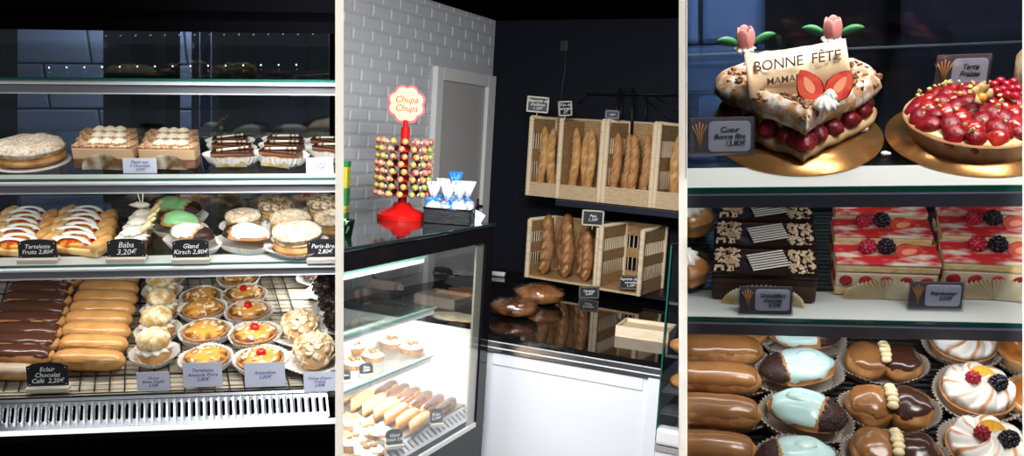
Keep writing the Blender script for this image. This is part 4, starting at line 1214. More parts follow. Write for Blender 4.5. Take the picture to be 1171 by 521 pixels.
for k, (x, y, a) in enumerate(((0, 0, .2), (.05, .03, -.3), (-.05, .05, .5))): box(bm, -.07, .07, -.045, .045, .002 * k, .002 * k + .0015, T(x, y, 0) @ RZ(a))
p = B2.z(522, 312, .9); o = mk('loose_papers', bm, mat('paper_sheet', (.62, .60, .56), .7), None, False); o.matrix_world = T(p.x, p.y, .9005); tag(o, 'loose white papers on the staff counter seen through the case', 'papers')
# staff side counter
bm = bm_new(); box(bm, -LEN, -.05, .735, .86, 0, .945)
o = mk('staff_worktop', bm, mat('grey_worktop', (.20, .22, .23), .25), None, False); o.matrix_world = CS.W; tag(o, 'grey staff worktop running behind the glass case', 'worktop'); cut2(o)

# ---- lollipop stand
TZ = 1.3505
red = mat('red_plastic', (.55, .008, .006), .25, coat=.4)
pL = B2.z(459, 250, TZ); sc = zf_of(B2, pL) / FOC
ls = thing('lollipop_stand', 'red lollipop stand with a round flower shaped sign, on the glass case', 'display stand')
R1 = 28 * sc
bm = bm_new(); lathe(bm, [(.001, 0), (R1, 0), (R1, 5 * sc), (R1 * .86, 9 * sc), (R1 * .45, 13 * sc), (R1 * .34, 18 * sc), (R1 * .30, 19 * sc), (.001, 19 * sc)], 40); mk('base', bm, red, ls, auto=40)
bm = bm_new(); lathe(bm, [(5 * sc, 18 * sc), (5 * sc, 104 * sc), (3 * sc, 105 * sc), (3 * sc, 112 * sc), (.001, 112 * sc)], 24); mk('column', bm, red, ls, auto=40)
LH = [28 + 8.35 * k for k in range(8)]
for h in LH:
    bm = bm_new(); lathe(bm, [(4 * sc, h * sc - .003), (21 * sc, h * sc - .003), (21 * sc, h * sc), (4 * sc, h * sc)], 24); mk('holder_ring', bm, red, ls, False)
def scal(r, th, n=8, K=112, amp=.14):
    return [(r * (1 + amp * abs(sin(n * a / 2)) - amp * .4) * cos(a), r * (1 + amp * abs(sin(n * a / 2)) - amp * .4) * sin(a)) for a in [2 * PI * j / K for j in range(K)]]
fz = 130 * sc
ang = .55
mm = T(0, 0, fz) @ RZ(ang)
for nm, r, y0, y1, m in (('sign_rim', 20.5 * sc, -.004, .004, mat('pink_red_rim', (.55, .09, .10), .5)), ('sign_face', 18 * sc, -.006, .003, mat('cream_yellow_sign', (.72, .54, .30), .5)),):
    bm = bm_new(); pts = scal(r, 0)
    prism(bm, [mm @ Vector((x, y0, z)) for x, z in pts], [mm @ Vector((x, y1, z)) for x, z in pts]); mk(nm, bm, m, ls, False)
tt = text('Chupa\nChups', 10.5 * sc, mat('sign_orange_red', (.55, .05, .02), .5), ls, mm @ Vector((0, -.0075, .0)), (PI / 2, 0, ang), spacing=.95)
ls.matrix_world = T(*pL)
wraps = [('orange', (.70, .16, .05), (.80, .42, .12)), ('green', (.14, .32, .08), (.70, .35, .10)), ('pink', (.66, .10, .14), (.75, .35, .18)), ('brown', (.30, .07, .04), (.70, .30, .14))]
lol = []
for nm, c1, c2 in wraps:
    t = thing('lollipop', '', 'lollipop')
    bm = bm_new(); blob(bm, (.0124, .0124, .0120), (0, -.029, .006), 12, 9); mk('candy', bm, mat('wrapper_' + nm, c1, .25, col2=c2, nscale=90, lo=.45, hi=.55, coat=.5), t)
    bm = bm_new(); lathe(bm, [(.004, 0), (.009, .006), (.0085, .0065), (.002, .001)], 10, T(0, -.022, .004) @ RX(PI / 2) @ S(1, 1, -1)); mk('wrapper_twist', bm, mat('wrapper_silver', (.6, .62, .6), .3, .5), t, False)
    bm = bm_new(); tube(bm, [(0, -.022, .004), (0, 0, 0)], .0016, 6); mk('stick', bm, whitelac, t)
    lol.append(t)
NL = 14
for i, h in enumerate(LH):
    for j in range(NL):
        if i == 4 and j == 8: continue
        a = 2 * PI * j / NL + .12 * (i % 2) + .1
        k = (i * 3 + (j // 2) + (1 if i in (2, 6) else 0)) % 4 if i not in (1,) else 1
        o = first(lol[k], 'wrapped lollipop stuck in a ring of the red stand', 'lollipops on the red stand')
        o.matrix_world = T(*pL) @ T(21 * sc * sin(a), -21 * sc * cos(a), h * sc) @ RZ(a) @ S(1, 1, 1)
        o['label'] = '%s wrapped lollipop in the %s ring of the red stand' % (wraps[k][0], ('lowest', 'second', 'third', 'fourth', 'fifth', 'sixth', 'seventh', 'topmost')[i])
        o['group'] = '%s wrapped lollipops, ring %s of the red stand' % (wraps[k][0], ('one', 'two', 'three', 'four', 'five', 'six', 'seven', 'eight')[i])
# ---- basket of sweet bags
pB = B2.z(511, 256, TZ); sc2 = zf_of(B2, pB) / FOC
bl = 27 * sc2; bw_ = .055; bh = 17 * sc2
t = thing('black_plastic_basket', 'small black woven plastic basket holding cellophane sweet bags on the glass case', 'basket')
bpm = wickmat('black_plastic_weave', (.015, .015, .017), (.03, .03, .033))
bm = bm_new()
for a in ((-bl, bl, -bw_, -bw_ + .004), (-bl, bl, bw_ - .004, bw_), (-bl, -bl + .004, -bw_, bw_), (bl - .004, bl, -bw_, bw_)): box(bm, *a, 0, bh)
mk('woven_wall', bm, bpm, t, False)
bm = bm_new(); box(bm, -bl, bl, -bw_, bw_, 0, .003); mk('base', bm, blackgloss, t, False)
bm = bm_new(); tube(bm, [(-bl, -bw_, bh), (bl, -bw_, bh), (bl, bw_, bh), (-bl, bw_, bh), (-bl, -bw_, bh)], .0035, 8); mk('rim', bm, blackgloss, t)
RB = T(*pB) @ RZ(.42) @ T(0, bw_ * .8, 0)
t.matrix_world = RB
cello = mat('cellophane', (.45, .50, .58), .12, col2=(.06, .22, .60), nscale=34, lo=.48, hi=.56, coat=.8, bump=1, bscale=60)
cellor = mat('cellophane_red', (.50, .52, .60), .12, col2=(.50, .05, .05), nscale=34, lo=.5, hi=.58, coat=.8, bump=1, bscale=60)
ctop_ = mat('clear_cellophane', (.55, .60, .68), .18, col2=(.80, .84, .90), nscale=60, coat=.6, bump=1, bscale=60)
ribb = mat('blue_ribbon', (.03, .20, .62), .3, coat=.3)
for k, (x, y, h, rr, m, lab) in enumerate(((-.85, -.3, .085, 12, cello, 'front one beside the red stand'), (-.45, .4, .100, 12, cellor, 'second from the red stand, at the rear'), (-.1, -.35, .080, 12, cello, 'middle one at the front'), (.15, .45, .145, 11, cello, 'tallest one at the rear with a blue top'), (.5, -.3, .088, 13, cellor, 'front one beside the white tag'), (.85, .3, .095, 12, cello, 'rear one at the end away from the stand'))):
    g = thing('sweet_bag', 'cellophane sweet bag with blue ribbon, %s' % lab, 'sweet bag', 'cellophane sweet bags')
    q = rr * sc2
    bm = bm_new(); blob(bm, (q * .85, q * .75, h * .36), (0, 0, h * .36), 22, 14, .9, .3, 40, k * 3 + 1); mk('bag', bm, m, g)
    bm = bm_new(); lathe(bm, [(q * .2, h * .68), (q * .24, h * .72), (q * .2, h * .76)], 12); 
    for s in (-1, 1): blob(bm, (q * .42, q * .12, q * .22), (s * q * .45, -q * .2, h * .72), 12, 8, 1, .3, 40, s)
    mk('ribbon', bm, ribb, g)
    bm = bm_new(); lathe(bm, [(q * .18, h * .72), (q * .36, h * .72 + q * .7), (q * .62, h * .72 + q * 1.7), (q * .56, h * .72 + q * 1.65), (q * .12, h * .74)], 28, None, lambda a, r, z: 1 + .35 * sin(7 * a + k) * (z > h * .76)); mk('gathered_top', bm, ribb if k == 3 else ctop_, g)
    g.matrix_world = RB @ T(x * bl * .82, y * bw_, .022) @ RZ(k)
t = thing('price_tag', 'white price tag leaning on the black basket of sweets', 'price tag')
bm = bm_new(); box(bm, -.028, .028, -.001, .001, 0, .05, None); mk('card', bm, card_w, t, False); text('3,50€', .014, ink, t, (0, -.0016, .025))
q = B2.z(540, 254, TZ); t.matrix_world = T(q.x, q.y, TZ) @ RZ(.6) @ RX(-.5) @ RY(.5)
# ---- yellow green box and green cup at the partition
q = B2.z(388, 238, TZ); sc3 = zf_of(B2, q) / FOC
t = thing('sweets_box', 'tall yellow and green cardboard box at the partition, on the glass case', 'box')
bm = bm_new(); box(bm, -.04, 9.5 * sc3, -.03, .03, 0, 54 * sc3, None, .001); mk('carton', bm, mat('yellow_card', (.80, .70, .04), .4), t, False)
bm = bm_new(); box(bm, -.041, 9.7 * sc3, -.031, .031, 4 * sc3, 24 * sc3); mk('green_panel', bm, mat('green_card', (.03, .32, .08), .4), t, False)
bm = bm_new(); box(bm, -.041, 9.7 * sc3, -.031, .031, 48 * sc3, 54.3 * sc3); mk('green_lid', bm, MATS['green_card'], t, False)
t.matrix_world = T(*q) @ RZ(.5); cut2(t)
q = B2.z(394, 272, TZ); bm = bm_new(); lathe(bm, [(.001, 0), (.020, 0), (.028, .05), (.030, .055), (.026, .055), (.018, .003), (.001, .003)], 24)
o = mk('green_cup', bm, glassmat('green_plastic', (.10, .55, .22), .15), None); o.matrix_world = T(*q); tag(o, 'translucent green plastic cup on the case beside the yellow box', 'cup'); cut2(o)

# ---- light of the room
area('window_light', (-.85, .9, 2.16), (-1.6, 3.2, .85), .6, 12, (.95, .97, 1), sizey=.3, spread=math.radians(85))
area('wall_fill', (-.75, 1.5, 2.1), (-2.45, 2.9, 1.15), .5, 11, (.97, .98, 1), sizey=.3, spread=math.radians(110))  # added fill that brightens the tiled wall
area('ceiling_light', (-1.2, 2.1, 2.26), (-1.7, 2.8, 0), .6, 14, (1, .97, .92), sizey=.5)
# ================================================================== BAY 3: the cake case on the right
PL = 784.6
UR = 1240
Y3 = .885
s1 = B3.y(978, 213.5, Y3).z; s2 = B3.y(978, 366, Y3).z; s3z = s2 - .125
YB3 = 1.36
c3 = thing('cake_display_case', 'glass shelved cake case with grey rails and a black ribbed bottom mat', 'display case'); c3.matrix_world = B3.W
def p3(name, bm, m, smooth=False, parent=c3): return mk(name, bm, m, parent, smooth)
slate_rail = mat('slate_blue_rail', (.075, .078, .105), .4, .2)
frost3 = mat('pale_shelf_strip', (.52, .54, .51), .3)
g3 = glassmat('dim_shelf_glass', (.80, .84, .84), .06)
for z, dp in ((s1, .046), (s2, .056)):
    g = p3('shelf', slab(B3, PL, UR, Y3 + .003, YB3 - .02, z - .007, z), g3)
    p3('glass_edge', slab(B3, PL, UR, Y3, Y3 + .003, z - .007, z), gedge, parent=g)
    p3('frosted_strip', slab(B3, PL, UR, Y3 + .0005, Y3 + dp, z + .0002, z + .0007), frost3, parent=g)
    p3('shelf_rail', slab(B3, PL, UR, Y3 - .004, Y3 + .02, z - .024, z - .0075), slate_rail, parent=g)
matm = mat('black_ribbed_rubber', (.016, .015, .014), .45)
p3('floor_pan', slab(B3, PL, UR, .60, YB3, s3z - .02, s3z - .008), blackdull)
bm = bm_new(); y = .62
while y < YB3 - .02:
    x0_, x1_ = B3.xcol(PL, y, s3z), B3.xcol(UR, y, s3z)
    tube(bm, [(x0_, y, s3z - .005), (x1_, y, s3z - .005)], .0042, 8); y += .0105
p3('ribbed_mat', bm, matm, True)
# back: mid grille, dark panels, added blue tiles in place of the mirror's reflection
bt = struct('wall_right', slab(B3, PL, UR, YB3 + .055, YB3 + .08, s3z - .1, s1 + .9), grout, B3)
bm = bm_new(); r = 0; z = -.82
tile3 = mat('mirrored_blue_tile', (.13, .22, .42), .35)
while z < s1 + .8:
    x = B3.xcol(740, YB3 + .05, z) - (.09 if r % 2 else 0)
    xe = B3.xcol(900, YB3 + .05, s1)
    while x < xe:
        a, b = max(x, B3.xcol(PL, YB3 + .045, z)), min(x + .175, xe)
        if b - a > .02: box(bm, a, b, YB3 + .045, YB3 + .055, z, z + .084, None, .008)
        x += .18
    z += .09; r += 1
mk('tiles', bm, tile3, bt, False)
p3('grille_panel', slab(B3, PL, UR, YB3 + .012, YB3 + .02, s3z - .02, -.795), mat('dark_back_panel', (.012, .013, .017), .45))
bm = bm_new()
for r in range(2):
    for k in range(16):
        u = 790 + 13 * k; v = 262 + 17 * r
        p = B3.y(u, v, YB3 + .01); box(bm, p.x - .0055, p.x + .0055, YB3 + .008, YB3 + .012, p.z - .009, p.z + .009, None, .001)
p3('grille_slots', bm, mat('grille_grey', (.10, .11, .14), .5))
struct('trim_15', slab(B3, 875, 1014, YB3 + .025, YB3 + .04, -.80, s1 + .8), mat('black_upright', (.006, .006, .009), .3), B3)
struct('trim_16', slab(B3, 1030, UR, YB3 + .027, YB3 + .04, -.80, s1 + .8), mat('dusky_panel', (.018, .018, .035), .35), B3)
struct('trim_17', slab(B3, 1015, 1030, YB3 + .015, YB3 + .03, -.80, s1 + .8), blackdull, B3)
p3('back_glass', slab(B3, PL, UR, YB3, YB3 + .005, -.79, s1 + .5), glassmat('cake_back_glass', (.85, .88, .92), .05))
vz = B3.y(978, 57, YB3 - .01).z
p3('glass_seam', slab(B3, PL, UR, YB3 - .006, YB3 - .002, vz - .0012, vz + .0012), mat('seam_grey', (.16, .18, .20), .3))
p3('side_wall', slab(B3, 783.9, PL, .62, YB3 + .3, s3z - .02, s1 + .5), blackdull)

# ---------- label cards
def framed_card(u, v, z, wpx, hpx, s, label, rz=0, tilt=.25):
    p = B3.z(u, v, z); k = zf_of(B3, p) / FOC; w, h = wpx * k, hpx * k
    t = thing('price_card', label, 'price card')
    mm = RX(-tilt) @ T(0, 0, .003)
    bm = bm_new(); box(bm, -w / 2, w / 2, 0, .0015, 0, h, mm); mk('card', bm, mat('slate_brown_card', (.10, .09, .10), .4), t, False)
    bm = bm_new()
    iw0, iw1, e = -w * .20, w * .46, h * .1
    pts = []
    r = h * .12
    for (cx, cy, a0) in ((iw1 - r, h - e - r, 0), (iw0 + r, h - e - r, 90), (iw0 + r, e + r, 180), (iw1 - r, e + r, 270)):
        for q in range(5): a = math.radians(a0 + q * 22.5); pts.append((cx + r * cos(a), cy + r * sin(a)))
    prism(bm, [mm @ Vector((x, -.0006, y)) for x, y in pts], [mm @ Vector((x, 0, y)) for x, y in pts]); mk('writing_panel', bm, mat('lilac_panel', (.62, .64, .74), .5), t, False)
    bm = bm_new()
    cx = -w * .345
    for q in range(5):
        a = (q - 2) * .22
        tube(bm, [mm @ Vector((cx, -.0006, h * .12)), mm @ Vector((cx + h * .16 * sin(a), -.0008, h * .55)), mm @ Vector((cx + h * .42 * sin(a), -.0008, h * (.90 - .05 * abs(q - 2))))], lambda f: .0006 + .0012 * f * (1.2 - f), 6)
    mk('wheat_ear', bm, mat('wheat_orange', (.55, .26, .08), .5), t)
    bm = bm_new(); m2 = RX(-tilt)
    box(bm, -w * .53, w * .53, -.0030, -.0022, 0, h * 1.06, m2); box(bm, -w * .53, w * .53, .0022, .003, 0, h * 1.06, m2); box(bm, -w * .53, w * .53, -.002, .016, 0, .0014)
    mk('clear_holder', bm, glassmat('holder_plastic', (.93, .93, .95), .06, .05), t, False)
    text(s, h * .20, inkdk, t, mm @ Vector((w * .13, -.0012, h * .5)), (PI / 2 - tilt, 0, 0), spacing=.9)
    return put(t, B3, p, rz)
framed_card(824.5, 180, s1, 70, 44, 'Coeur\nBonne fête\n      15,80€', 'framed price card reading Coeur Bonne fête, before the heart cake', tilt=.2)
framed_card(1097, 108, s1, 56, 44, 'Tarte\nFraises\n ', 'framed price card standing behind the strawberry tart', tilt=.1)
framed_card(875, 360, s2, 57, 33, 'Croustillant\nchocolat\n   3,50€', 'framed price card before the chocolate slices', tilt=.2)
framed_card(1068.5, 355, s2, 56, 33, 'Framboisier\n   3,50€', 'framed price card between the two raspberry slice columns', tilt=.2)

# ---------- heart cake
def _hraw(a):
    x = 16 * sin(a) ** 3; y = 13 * cos(a) - 5 * cos(2 * a) - 2 * cos(3 * a) - cos(4 * a)
    return x / 16.0, (y + 2.5) / 16.0
def heart(a):
    x = y = 0; W = 0
    for q in range(-6, 7):
        w_ = 7 - abs(q); hx, hy = _hraw(a + q * .055); x += hx * w_; y += hy * w_; W += w_
    return x / W * 1.05, y / W * 1.03
def heart_ring(bm, prof, R, n=72, amp=.0, sd=0, fr=3):
    P = []
    for (k, z) in prof:
        row = []
        for j in range(n):
            a = 2 * PI * j / n; x, y = heart(a)
            q = k * (1 + amp * nz(Vector((x * fr, y * fr, z * 40 + sd))))
            row.append((x * R * q, y * R * q * .95, z + amp * .05 * nz(Vector((x * 5, y * 5, sd + 9)))))
        P.append(row)
    grid(bm, P)
pH = B3.z(911, 157, s1); kH = zf_of(B3, pH) / FOC
RH = 88 * kH
hc = thing('heart_cake', 'heart shaped strawberry cake on a gold board with a Bonne Fête plaque', 'cake')
R = RH
heartp = mat('heart_pastry', (.42, .22, .09), .6, col2=(.66, .44, .23), nscale=26, bump=.8, bscale=70)
bm = bm_new(); heart_ring(bm, [(.02, .002), (.88, .002), (.99, .006), (1.0, .013), (.93, .019), (.02, .019)], R, amp=.07, sd=2); mk('lower_layer', bm, heartp, hc)
bm = bm_new(); heart_ring(bm, [(.02, .018), (.76, .018), (.79, .028), (.76, .038), (.02, .038)], R, amp=.08, sd=4); mk('custard_layer', bm, custard, hc)
topm = mat('heart_top_crust', (.46, .25, .11), .75, col2=(.86, .80, .72), nscale=75, lo=.44, hi=.66, bump=.9, bscale=110)
bm = bm_new(); heart_ring(bm, [(.02, .038), (.86, .037), (.97, .041), (1.03, .049), (1.01, .060), (.91, .068), (.80, .069), (.68, .062), (.62, .052), (.02, .050)], R, amp=.09, sd=7); mk('top_layer', bm, topm, hc)
bm = bm_new(); heart_ring(bm, [(.02, .050), (.66, .050), (.64, .056), (.4, .060), (.02, .061)], R, amp=.12, sd=11); mk('crumb_centre', bm, mat('crumb_centre', (.26, .12, .05), .7, col2=(.55, .36, .18), nscale=150, bump=1, bscale=140), hc)
# crumbs
rd = random.Random(5); bm = bm_new()
for i in range(430):
    a = rd.uniform(0, 2 * PI); q = rd.uniform(.05, 1) ** .5; x, y = heart(a)
    if q > .62 and abs(x * q) > .5 and rd.random() < .35: continue
    z = .0605 if q < .66 else .0695 - max(0, q - .84) * .08
    s = rd.uniform(.0010, .0030)
    box(bm, -s, s, -s, s, -s * .7, s * .7, T(x * R * q, y * R * q * .95, z) @ RZ(rd.uniform(0, 6)) @ RX(rd.uniform(-.5, .5)))
mk('chocolate_crumbs', bm, mat('nut_crumbs', (.10, .04, .02), .6, col2=(.40, .20, .09), nscale=300), hc, False)
put(hc, B3, pH + Vector((0, 0, .0040)))
bm = bm_new(); lathe(bm, [(.001, 0), (92 * kH, 0), (92 * kH, .002), (.001, .002)], 72)
o = mk('gold_cake_board', bm, goldboard, None, True); put(o, B3, pH + Vector((.0, .0, .0012))); tag(o, 'round gold cardboard under the heart cake', 'cake board', 'gold cake boards')
# strawberries between the layers
st = []
for q in range(2):
    bm = bm_new(); strawberry(bm, .026, .0100 + .0008 * q)
    st.append(mk('strawberry', bm, mat('deep_red_strawberry', (.22, .008, .014), .3, col2=(.13, .004, .008), nscale=60, coat=.1, bump=.9, bscale=260, dist=.0015), None)); st[-1]['category'] = 'strawberry'
k = 0
N_ = 26
for j in range(N_):
    a = 2 * PI * (j + .5) / N_; x, y = heart(a)
    if y > .55: continue
    pr = st[k % 2]
    o = pr if k < 2 else pr.copy()
    if k >= 2: COL.objects.link(o)
    nx, ny = x, y + .1
    ang = math.atan2(ny, nx)
    o.matrix_world = B3.W @ T(*(pH + Vector((x * R * .82, y * R * .80, .0285)))) @ RZ(ang) @ RY(.12) @ S(1.05, 1.2, 1.05)
    tag(o, 'whole red strawberry between the pastry layers around the heart cake edge', 'strawberry', 'strawberries inside the heart cake'); k += 1
# plaque
t = thing('cake_plaque', 'cream coloured edible plaque with Bonne Fête Maman written in chocolate', 'plaque')
pa_, pb_ = B3.y(859, 100, pH.y - .0), B3.y(966, 87, pH.y - .0)
pw, ph_ = 108 * kH, 50 * kH
bm = bm_new(); nxp = 22; P = []
for (off_, sgn) in ((0, 1),):
    Pf, Pb = [], []
    for i in range(nxp + 1):
        x = -pw / 2 + pw * i / nxp; c_ = .010 * ((2 * i / nxp - 1) ** 2)
        Pf.append([(x, -c_, 0), (x * .99, -c_, ph_ * (1 + .05 * nz(Vector((i * .5, 1, 0)))))]); 
    fr_ = [[bm.verts.new(p) for p in row] for row in Pf]; bk_ = [[bm.verts.new((p[0], p[1] + .003, p[2])) for p in row] for row in Pf]
    for i in range(nxp):
        bm.faces.new((fr_[i][0], fr_[i + 1][0], fr_[i + 1][1], fr_[i][1])); bm.faces.new((bk_[i][0], bk_[i][1], bk_[i + 1][1], bk_[i + 1][0]))
        bm.faces.new((fr_[i][1], fr_[i + 1][1], bk_[i + 1][1], bk_[i][1])); bm.faces.new((fr_[i][0], bk_[i][0], bk_[i + 1][0], fr_[i + 1][0]))
    bm.faces.new((fr_[0][0], fr_[0][1], bk_[0][1], bk_[0][0])); bm.faces.new((fr_[-1][0], bk_[-1][0], bk_[-1][1], fr_[-1][1]))
mk('plaque_sheet', bm, mat('caramel_cream_sheet', (.86, .62, .36), .35, col2=(.93, .78, .55), nscale=12, coat=.3), t)
text('BONNE  FÊTE', 16 * kH, chocbiscuit, t, (0, -.0095, ph_ * .66), spacing=.95, shear=.1, ext=.0006)
text('MAMAN', 11 * kH, chocbiscuit, t, (-.016, -.0090, ph_ * .30), spacing=.95, shear=.1, ext=.0006)
put(t, B3, B3.z(914, 106, s1 + .066), .06, 1, -.62, -.09)
# strawberry halves and cream
def cut_strawberry(t, L_, r_, mm, nm='skin'):
    """a strawberry cut lengthwise: tip along +x, the cut face looking along -z of mm turned up"""
    def prof(q): return (sin(PI * q) ** .55) * (1 - .50 * q) * 1.30 if 0 < q < 1 else .02
    bm = bm_new(); n = 12; P = []
    for k in range(13):
        q = k / 12; rr = r_ * prof(q)
        P.append([mm @ Vector((L_ * (q - .4), rr * cos(PI + PI * j / n), rr * .8 * sin(PI + PI * j / n))) for j in range(n + 1)])
    grid(bm, P, cap=False, closed_u=True); s_ = mk(nm, bm, strawm, t)
    pts = [(L_ * (k / 16 - .4), r_ * prof(k / 16)) for k in range(17)]
    for nm2, m_, fx, fy, z0_, z1_ in (('cut_face', strawcut, 1, .90, .0002, .0006), ('pale_core', mat('strawberry_core', (.78, .30, .17), .4), .55, .34, .0006, .0009)):
        bm = bm_new()
        q_ = [(L_ * .08 * (1 - fx) + x * fx, y * fy) for x, y in pts]; q_ = q_ + [(x, -y) for x, y in q_[::-1]]
        prism(bm, [mm @ Vector((x, y, z0_)) for x, y in q_], [mm @ Vector((x, y, z1_)) for x, y in q_]); mk(nm2, bm, m_, s_, False)
    return s_
for (u, v, rot, lab) in ((928, 118, 2.05, 'half strawberry directly under the word Maman'), (955, 117, .95, 'half strawberry under the word Fête, beside the white sugared lobe')):
    t = thing('strawberry_half', 'cut ' + lab, 'strawberry', 'cut strawberries on the heart cake')
    L_ = 36 * kH
    cut_strawberry(t, L_, 13.5 * kH, RX(PI / 2 - .55) @ RZ(rot) @ T(L_ * .4, 0, 0))
    put(t, B3, B3.z(u - (6 if u > 940 else -6), v - 4, s1 + .074), 0)
bm = bm_new(); rosette(bm, (0, 0, 0), 12 * kH, 14 * kH, 9, .3); rosette(bm, (.004, .004, .008), 7 * kH, 12 * kH, 7, .3)
o = mk('cream_rosette', bm, creamw, None); put(o, B3, B3.z(944, 123, s1 + .070)); tag(o, 'piped white cream below the two cut strawberries', 'cream')
# sugar flowers
petal = mat('pink_sugar_petal', (.80, .30, .28), .5); leafm = mat('green_leaf', (.04, .22, .07), .45)
for (u, v, rz_, lab) in ((852, 62, .2, 'beside the word Bonne'), (951, 51, -.1, 'behind the word Fête')):
    t = thing('sugar_tulip', 'pink sugar tulip with green leaves, %s' % lab, 'flower', 'sugar tulips')
    pF = B3.z(u, v - 4, s1 + .070); kF = zf_of(B3, pF) / FOC
    for j in range(5):
        a = 2 * PI * j / 5
        bm = bm_new(); blob(bm, (7.5 * kF, 2.2 * kF, 12 * kF), (0, 0, 0), 14, 10, m=RZ(a) @ T(0, 7.5 * kF, 16 * kF) @ RX(-.12 + .05 * j)); mk('petal', bm, petal, t)
    for s in (-1, 1):
        bm = bm_new(); P = []
        for q in range(9):
            f = q / 8; w_ = 6.5 * kF * sin(PI * min(1, f * .95 + .05)) ** .8
            c_ = Vector((s * (6 + 28 * f) * kF, -2 * kF, (9 + 14 * f - 6 * f * f) * kF))
            P.append([c_ + Vector((0, -.3 * w_, w_)), c_ + Vector((0, -.002, 0)), c_ + Vector((0, .3 * w_, -w_)), c_ + Vector((0, .0015, 0))])
        grid(bm, P); mk('leaf', bm, leafm, t)
    bm = bm_new(); rosette(bm, (0, 0, 0), 11 * kF, 9 * kF, 8, .3); mk('cream_foot', bm, creamw, t)
    put(t, B3, pF, rz_)
for (u, v, lab) in ((1011, 178, 'on the shelf between the two gold boards'), (978, 152, 'on the gold board beside the heart cake')):
    bm = bm_new(); blob(bm, (.004, .003, .0025), (0, 0, .003), 10, 6, 1, .4, 60, u); blob(bm, (.003, .002, .002), (.004, .001, .002), 8, 6)
    o = mk('cream_crumb', bm, creamw, None); put(o, B3, B3.z(u, v, s1 + (.003 if u < 1000 else 0)), 0, 1.1 if u > 1000 else 2.2); tag(o, 'small white crumb %s' % lab, 'crumb')

# ---------- strawberry tart
pT = B3.z(1112, 158, s1); kT = zf_of(B3, pT) / FOC
bm = bm_new(); lathe(bm, [(.001, 0), (93 * kT, 0), (93 * kT, .002), (.001, .002)], 72)
o = mk('gold_cake_board', bm, goldboard, None); put(o, B3, pT + Vector((0, 0, .0012))); tag(o, 'round gold cardboard under the strawberry tart', 'cake board', 'gold cake boards')
tt = thing('strawberry_tart', 'large round strawberry tart with chopped nuts and a physalis', 'tart')
RT = 77 * kT
tart_shell(tt, RT, .024, mat('big_tart_crust', (.36, .17, .07), .6, col2=(.52, .29, .14), nscale=40, bump=.5, bscale=100), 0)
dome(tt, RT * .93, .024, .012, mat('tart_custard', (.80, .66, .32), .4), 'custard', .08, 3)
put(tt, B3, pT + Vector((0, 0, .0036)))
bm = bm_new(); strawberry(bm, .034, .0135, RX(0), True); sh1 = mk('strawberry_piece', bm, strawm, None)
bm = bm_new(); strawberry(bm, .030, .0125, RX(PI), False); sh2 = mk('strawberry_piece', bm, mat('strawberry_bright', (.50, .03, .018), .15, col2=(.34, .010, .010), nscale=40, coat=.7, bump=.4, bscale=220, dist=.001), None)
rd = random.Random(9); k = 0
rings = ((.76, 17, .033, .42), (.64, 15, .038, .3), (.48, 11, .042, .2), (.31, 8, .044, .1), (.13, 4, .045, .0))
for ri, (q, n, z, tl_) in enumerate(rings):
    for j in range(n):
        a = 2 * PI * (j + .5 * (ri % 2)) / n + rd.uniform(-.08, .08)
        pr = (sh1, sh2)[0 if rd.random() < .6 else 1]
        fst = 'label' not in pr
        o = pr if fst else pr.copy()
        if not fst: COL.objects.link(o)
        o.matrix_world = B3.W @ T(*(pT + Vector((RT * q * cos(a), RT * q * sin(a), z - .002)))) @ RZ(a + rd.uniform(-.7, .7)) @ RY(tl_ + rd.uniform(-.25, .25)) @ RX(rd.uniform(-.5, .5)) @ S(1, 1.05, .9)
        ed = ('outer edge', 'second ring from the edge', 'middle ring', 'inner ring', 'very centre')[ri]
        tag(o, 'glazed strawberry piece on the tart, %s' % ed, 'strawberry', 'strawberries on the tart, %s' % ed); k += 1
t = thing('physalis', 'papery golden physalis in the middle of the strawberry tart', 'fruit')
bm = bm_new(); blob(bm, (.008, .008, .008), (0, 0, .007), 14, 10); mk('berry', bm, mat('physalis_berry', (.75, .35, .05), .3, coat=.3), t)
for j in range(4):
    a = PI * j / 3 + .3; bm = bm_new(); P = []
    for q in range(7):
        f = q / 6; w_ = .011 * sin(PI * (f * .9 + .08)); c_ = Vector((.004 + .020 * f, 0, .001 + (.006 + .005 * j) * sin(f * 2.2)))
        P.append([RZ(a) @ (c_ + Vector((0, w_, .001))), RZ(a) @ (c_ + Vector((0, 0, -.0015))), RZ(a) @ (c_ + Vector((0, -w_, .001))), RZ(a) @ (c_ + Vector((0, 0, .0005)))])
    grid(bm, P); mk('papery_husk', bm, mat('husk', (.55, .38, .16), .7), t)
put(t, B3, B3.z(1119, 113, s1 + .058), .4, .72, .9)
bm = bm_new(); blob(bm, (.0052, .0052, .0050), (0, 0, .005), 14, 10); rc = mk('red_currant', bm, mat('currant', (.40, .005, .02), .08, coat=.8), None)
k = 0
for (u, v) in ((1136, 99), (1143, 95), (1150, 99), (1146, 105), (1156, 104), (1160, 112), (1151, 111), (1139, 107), (1158, 96), (1163, 104)):
    o = rc if k == 0 else rc.copy()
    if k: COL.objects.link(o)
    put(o, B3, B3.z(u, v + 2, s1 + .054)); k += 1
    tag(o, 'shiny red currant beside the physalis on the strawberry tart', 'currant', 'red currants on the strawberry tart')
bm = bm_new(); rd = random.Random(4)
nutm = mat('chopped_pistachio', (.48, .36, .10), .7, col2=(.66, .56, .26), nscale=200)
for i in range(80):
    a = rd.uniform(0, 2 * PI); q = RT * math.sqrt(rd.random()) * .9; s = rd.uniform(.001, .0022)
    box(bm, -s, s, -s, s, -s * .7, s * .7, T(q * cos(a), q * sin(a), .054 - .018 * (q / RT) ** 2 ) @ RZ(rd.uniform(0, 6)) @ RX(rd.uniform(-1, 1)))
o = mk('chopped_nuts', bm, nutm, tt, False)
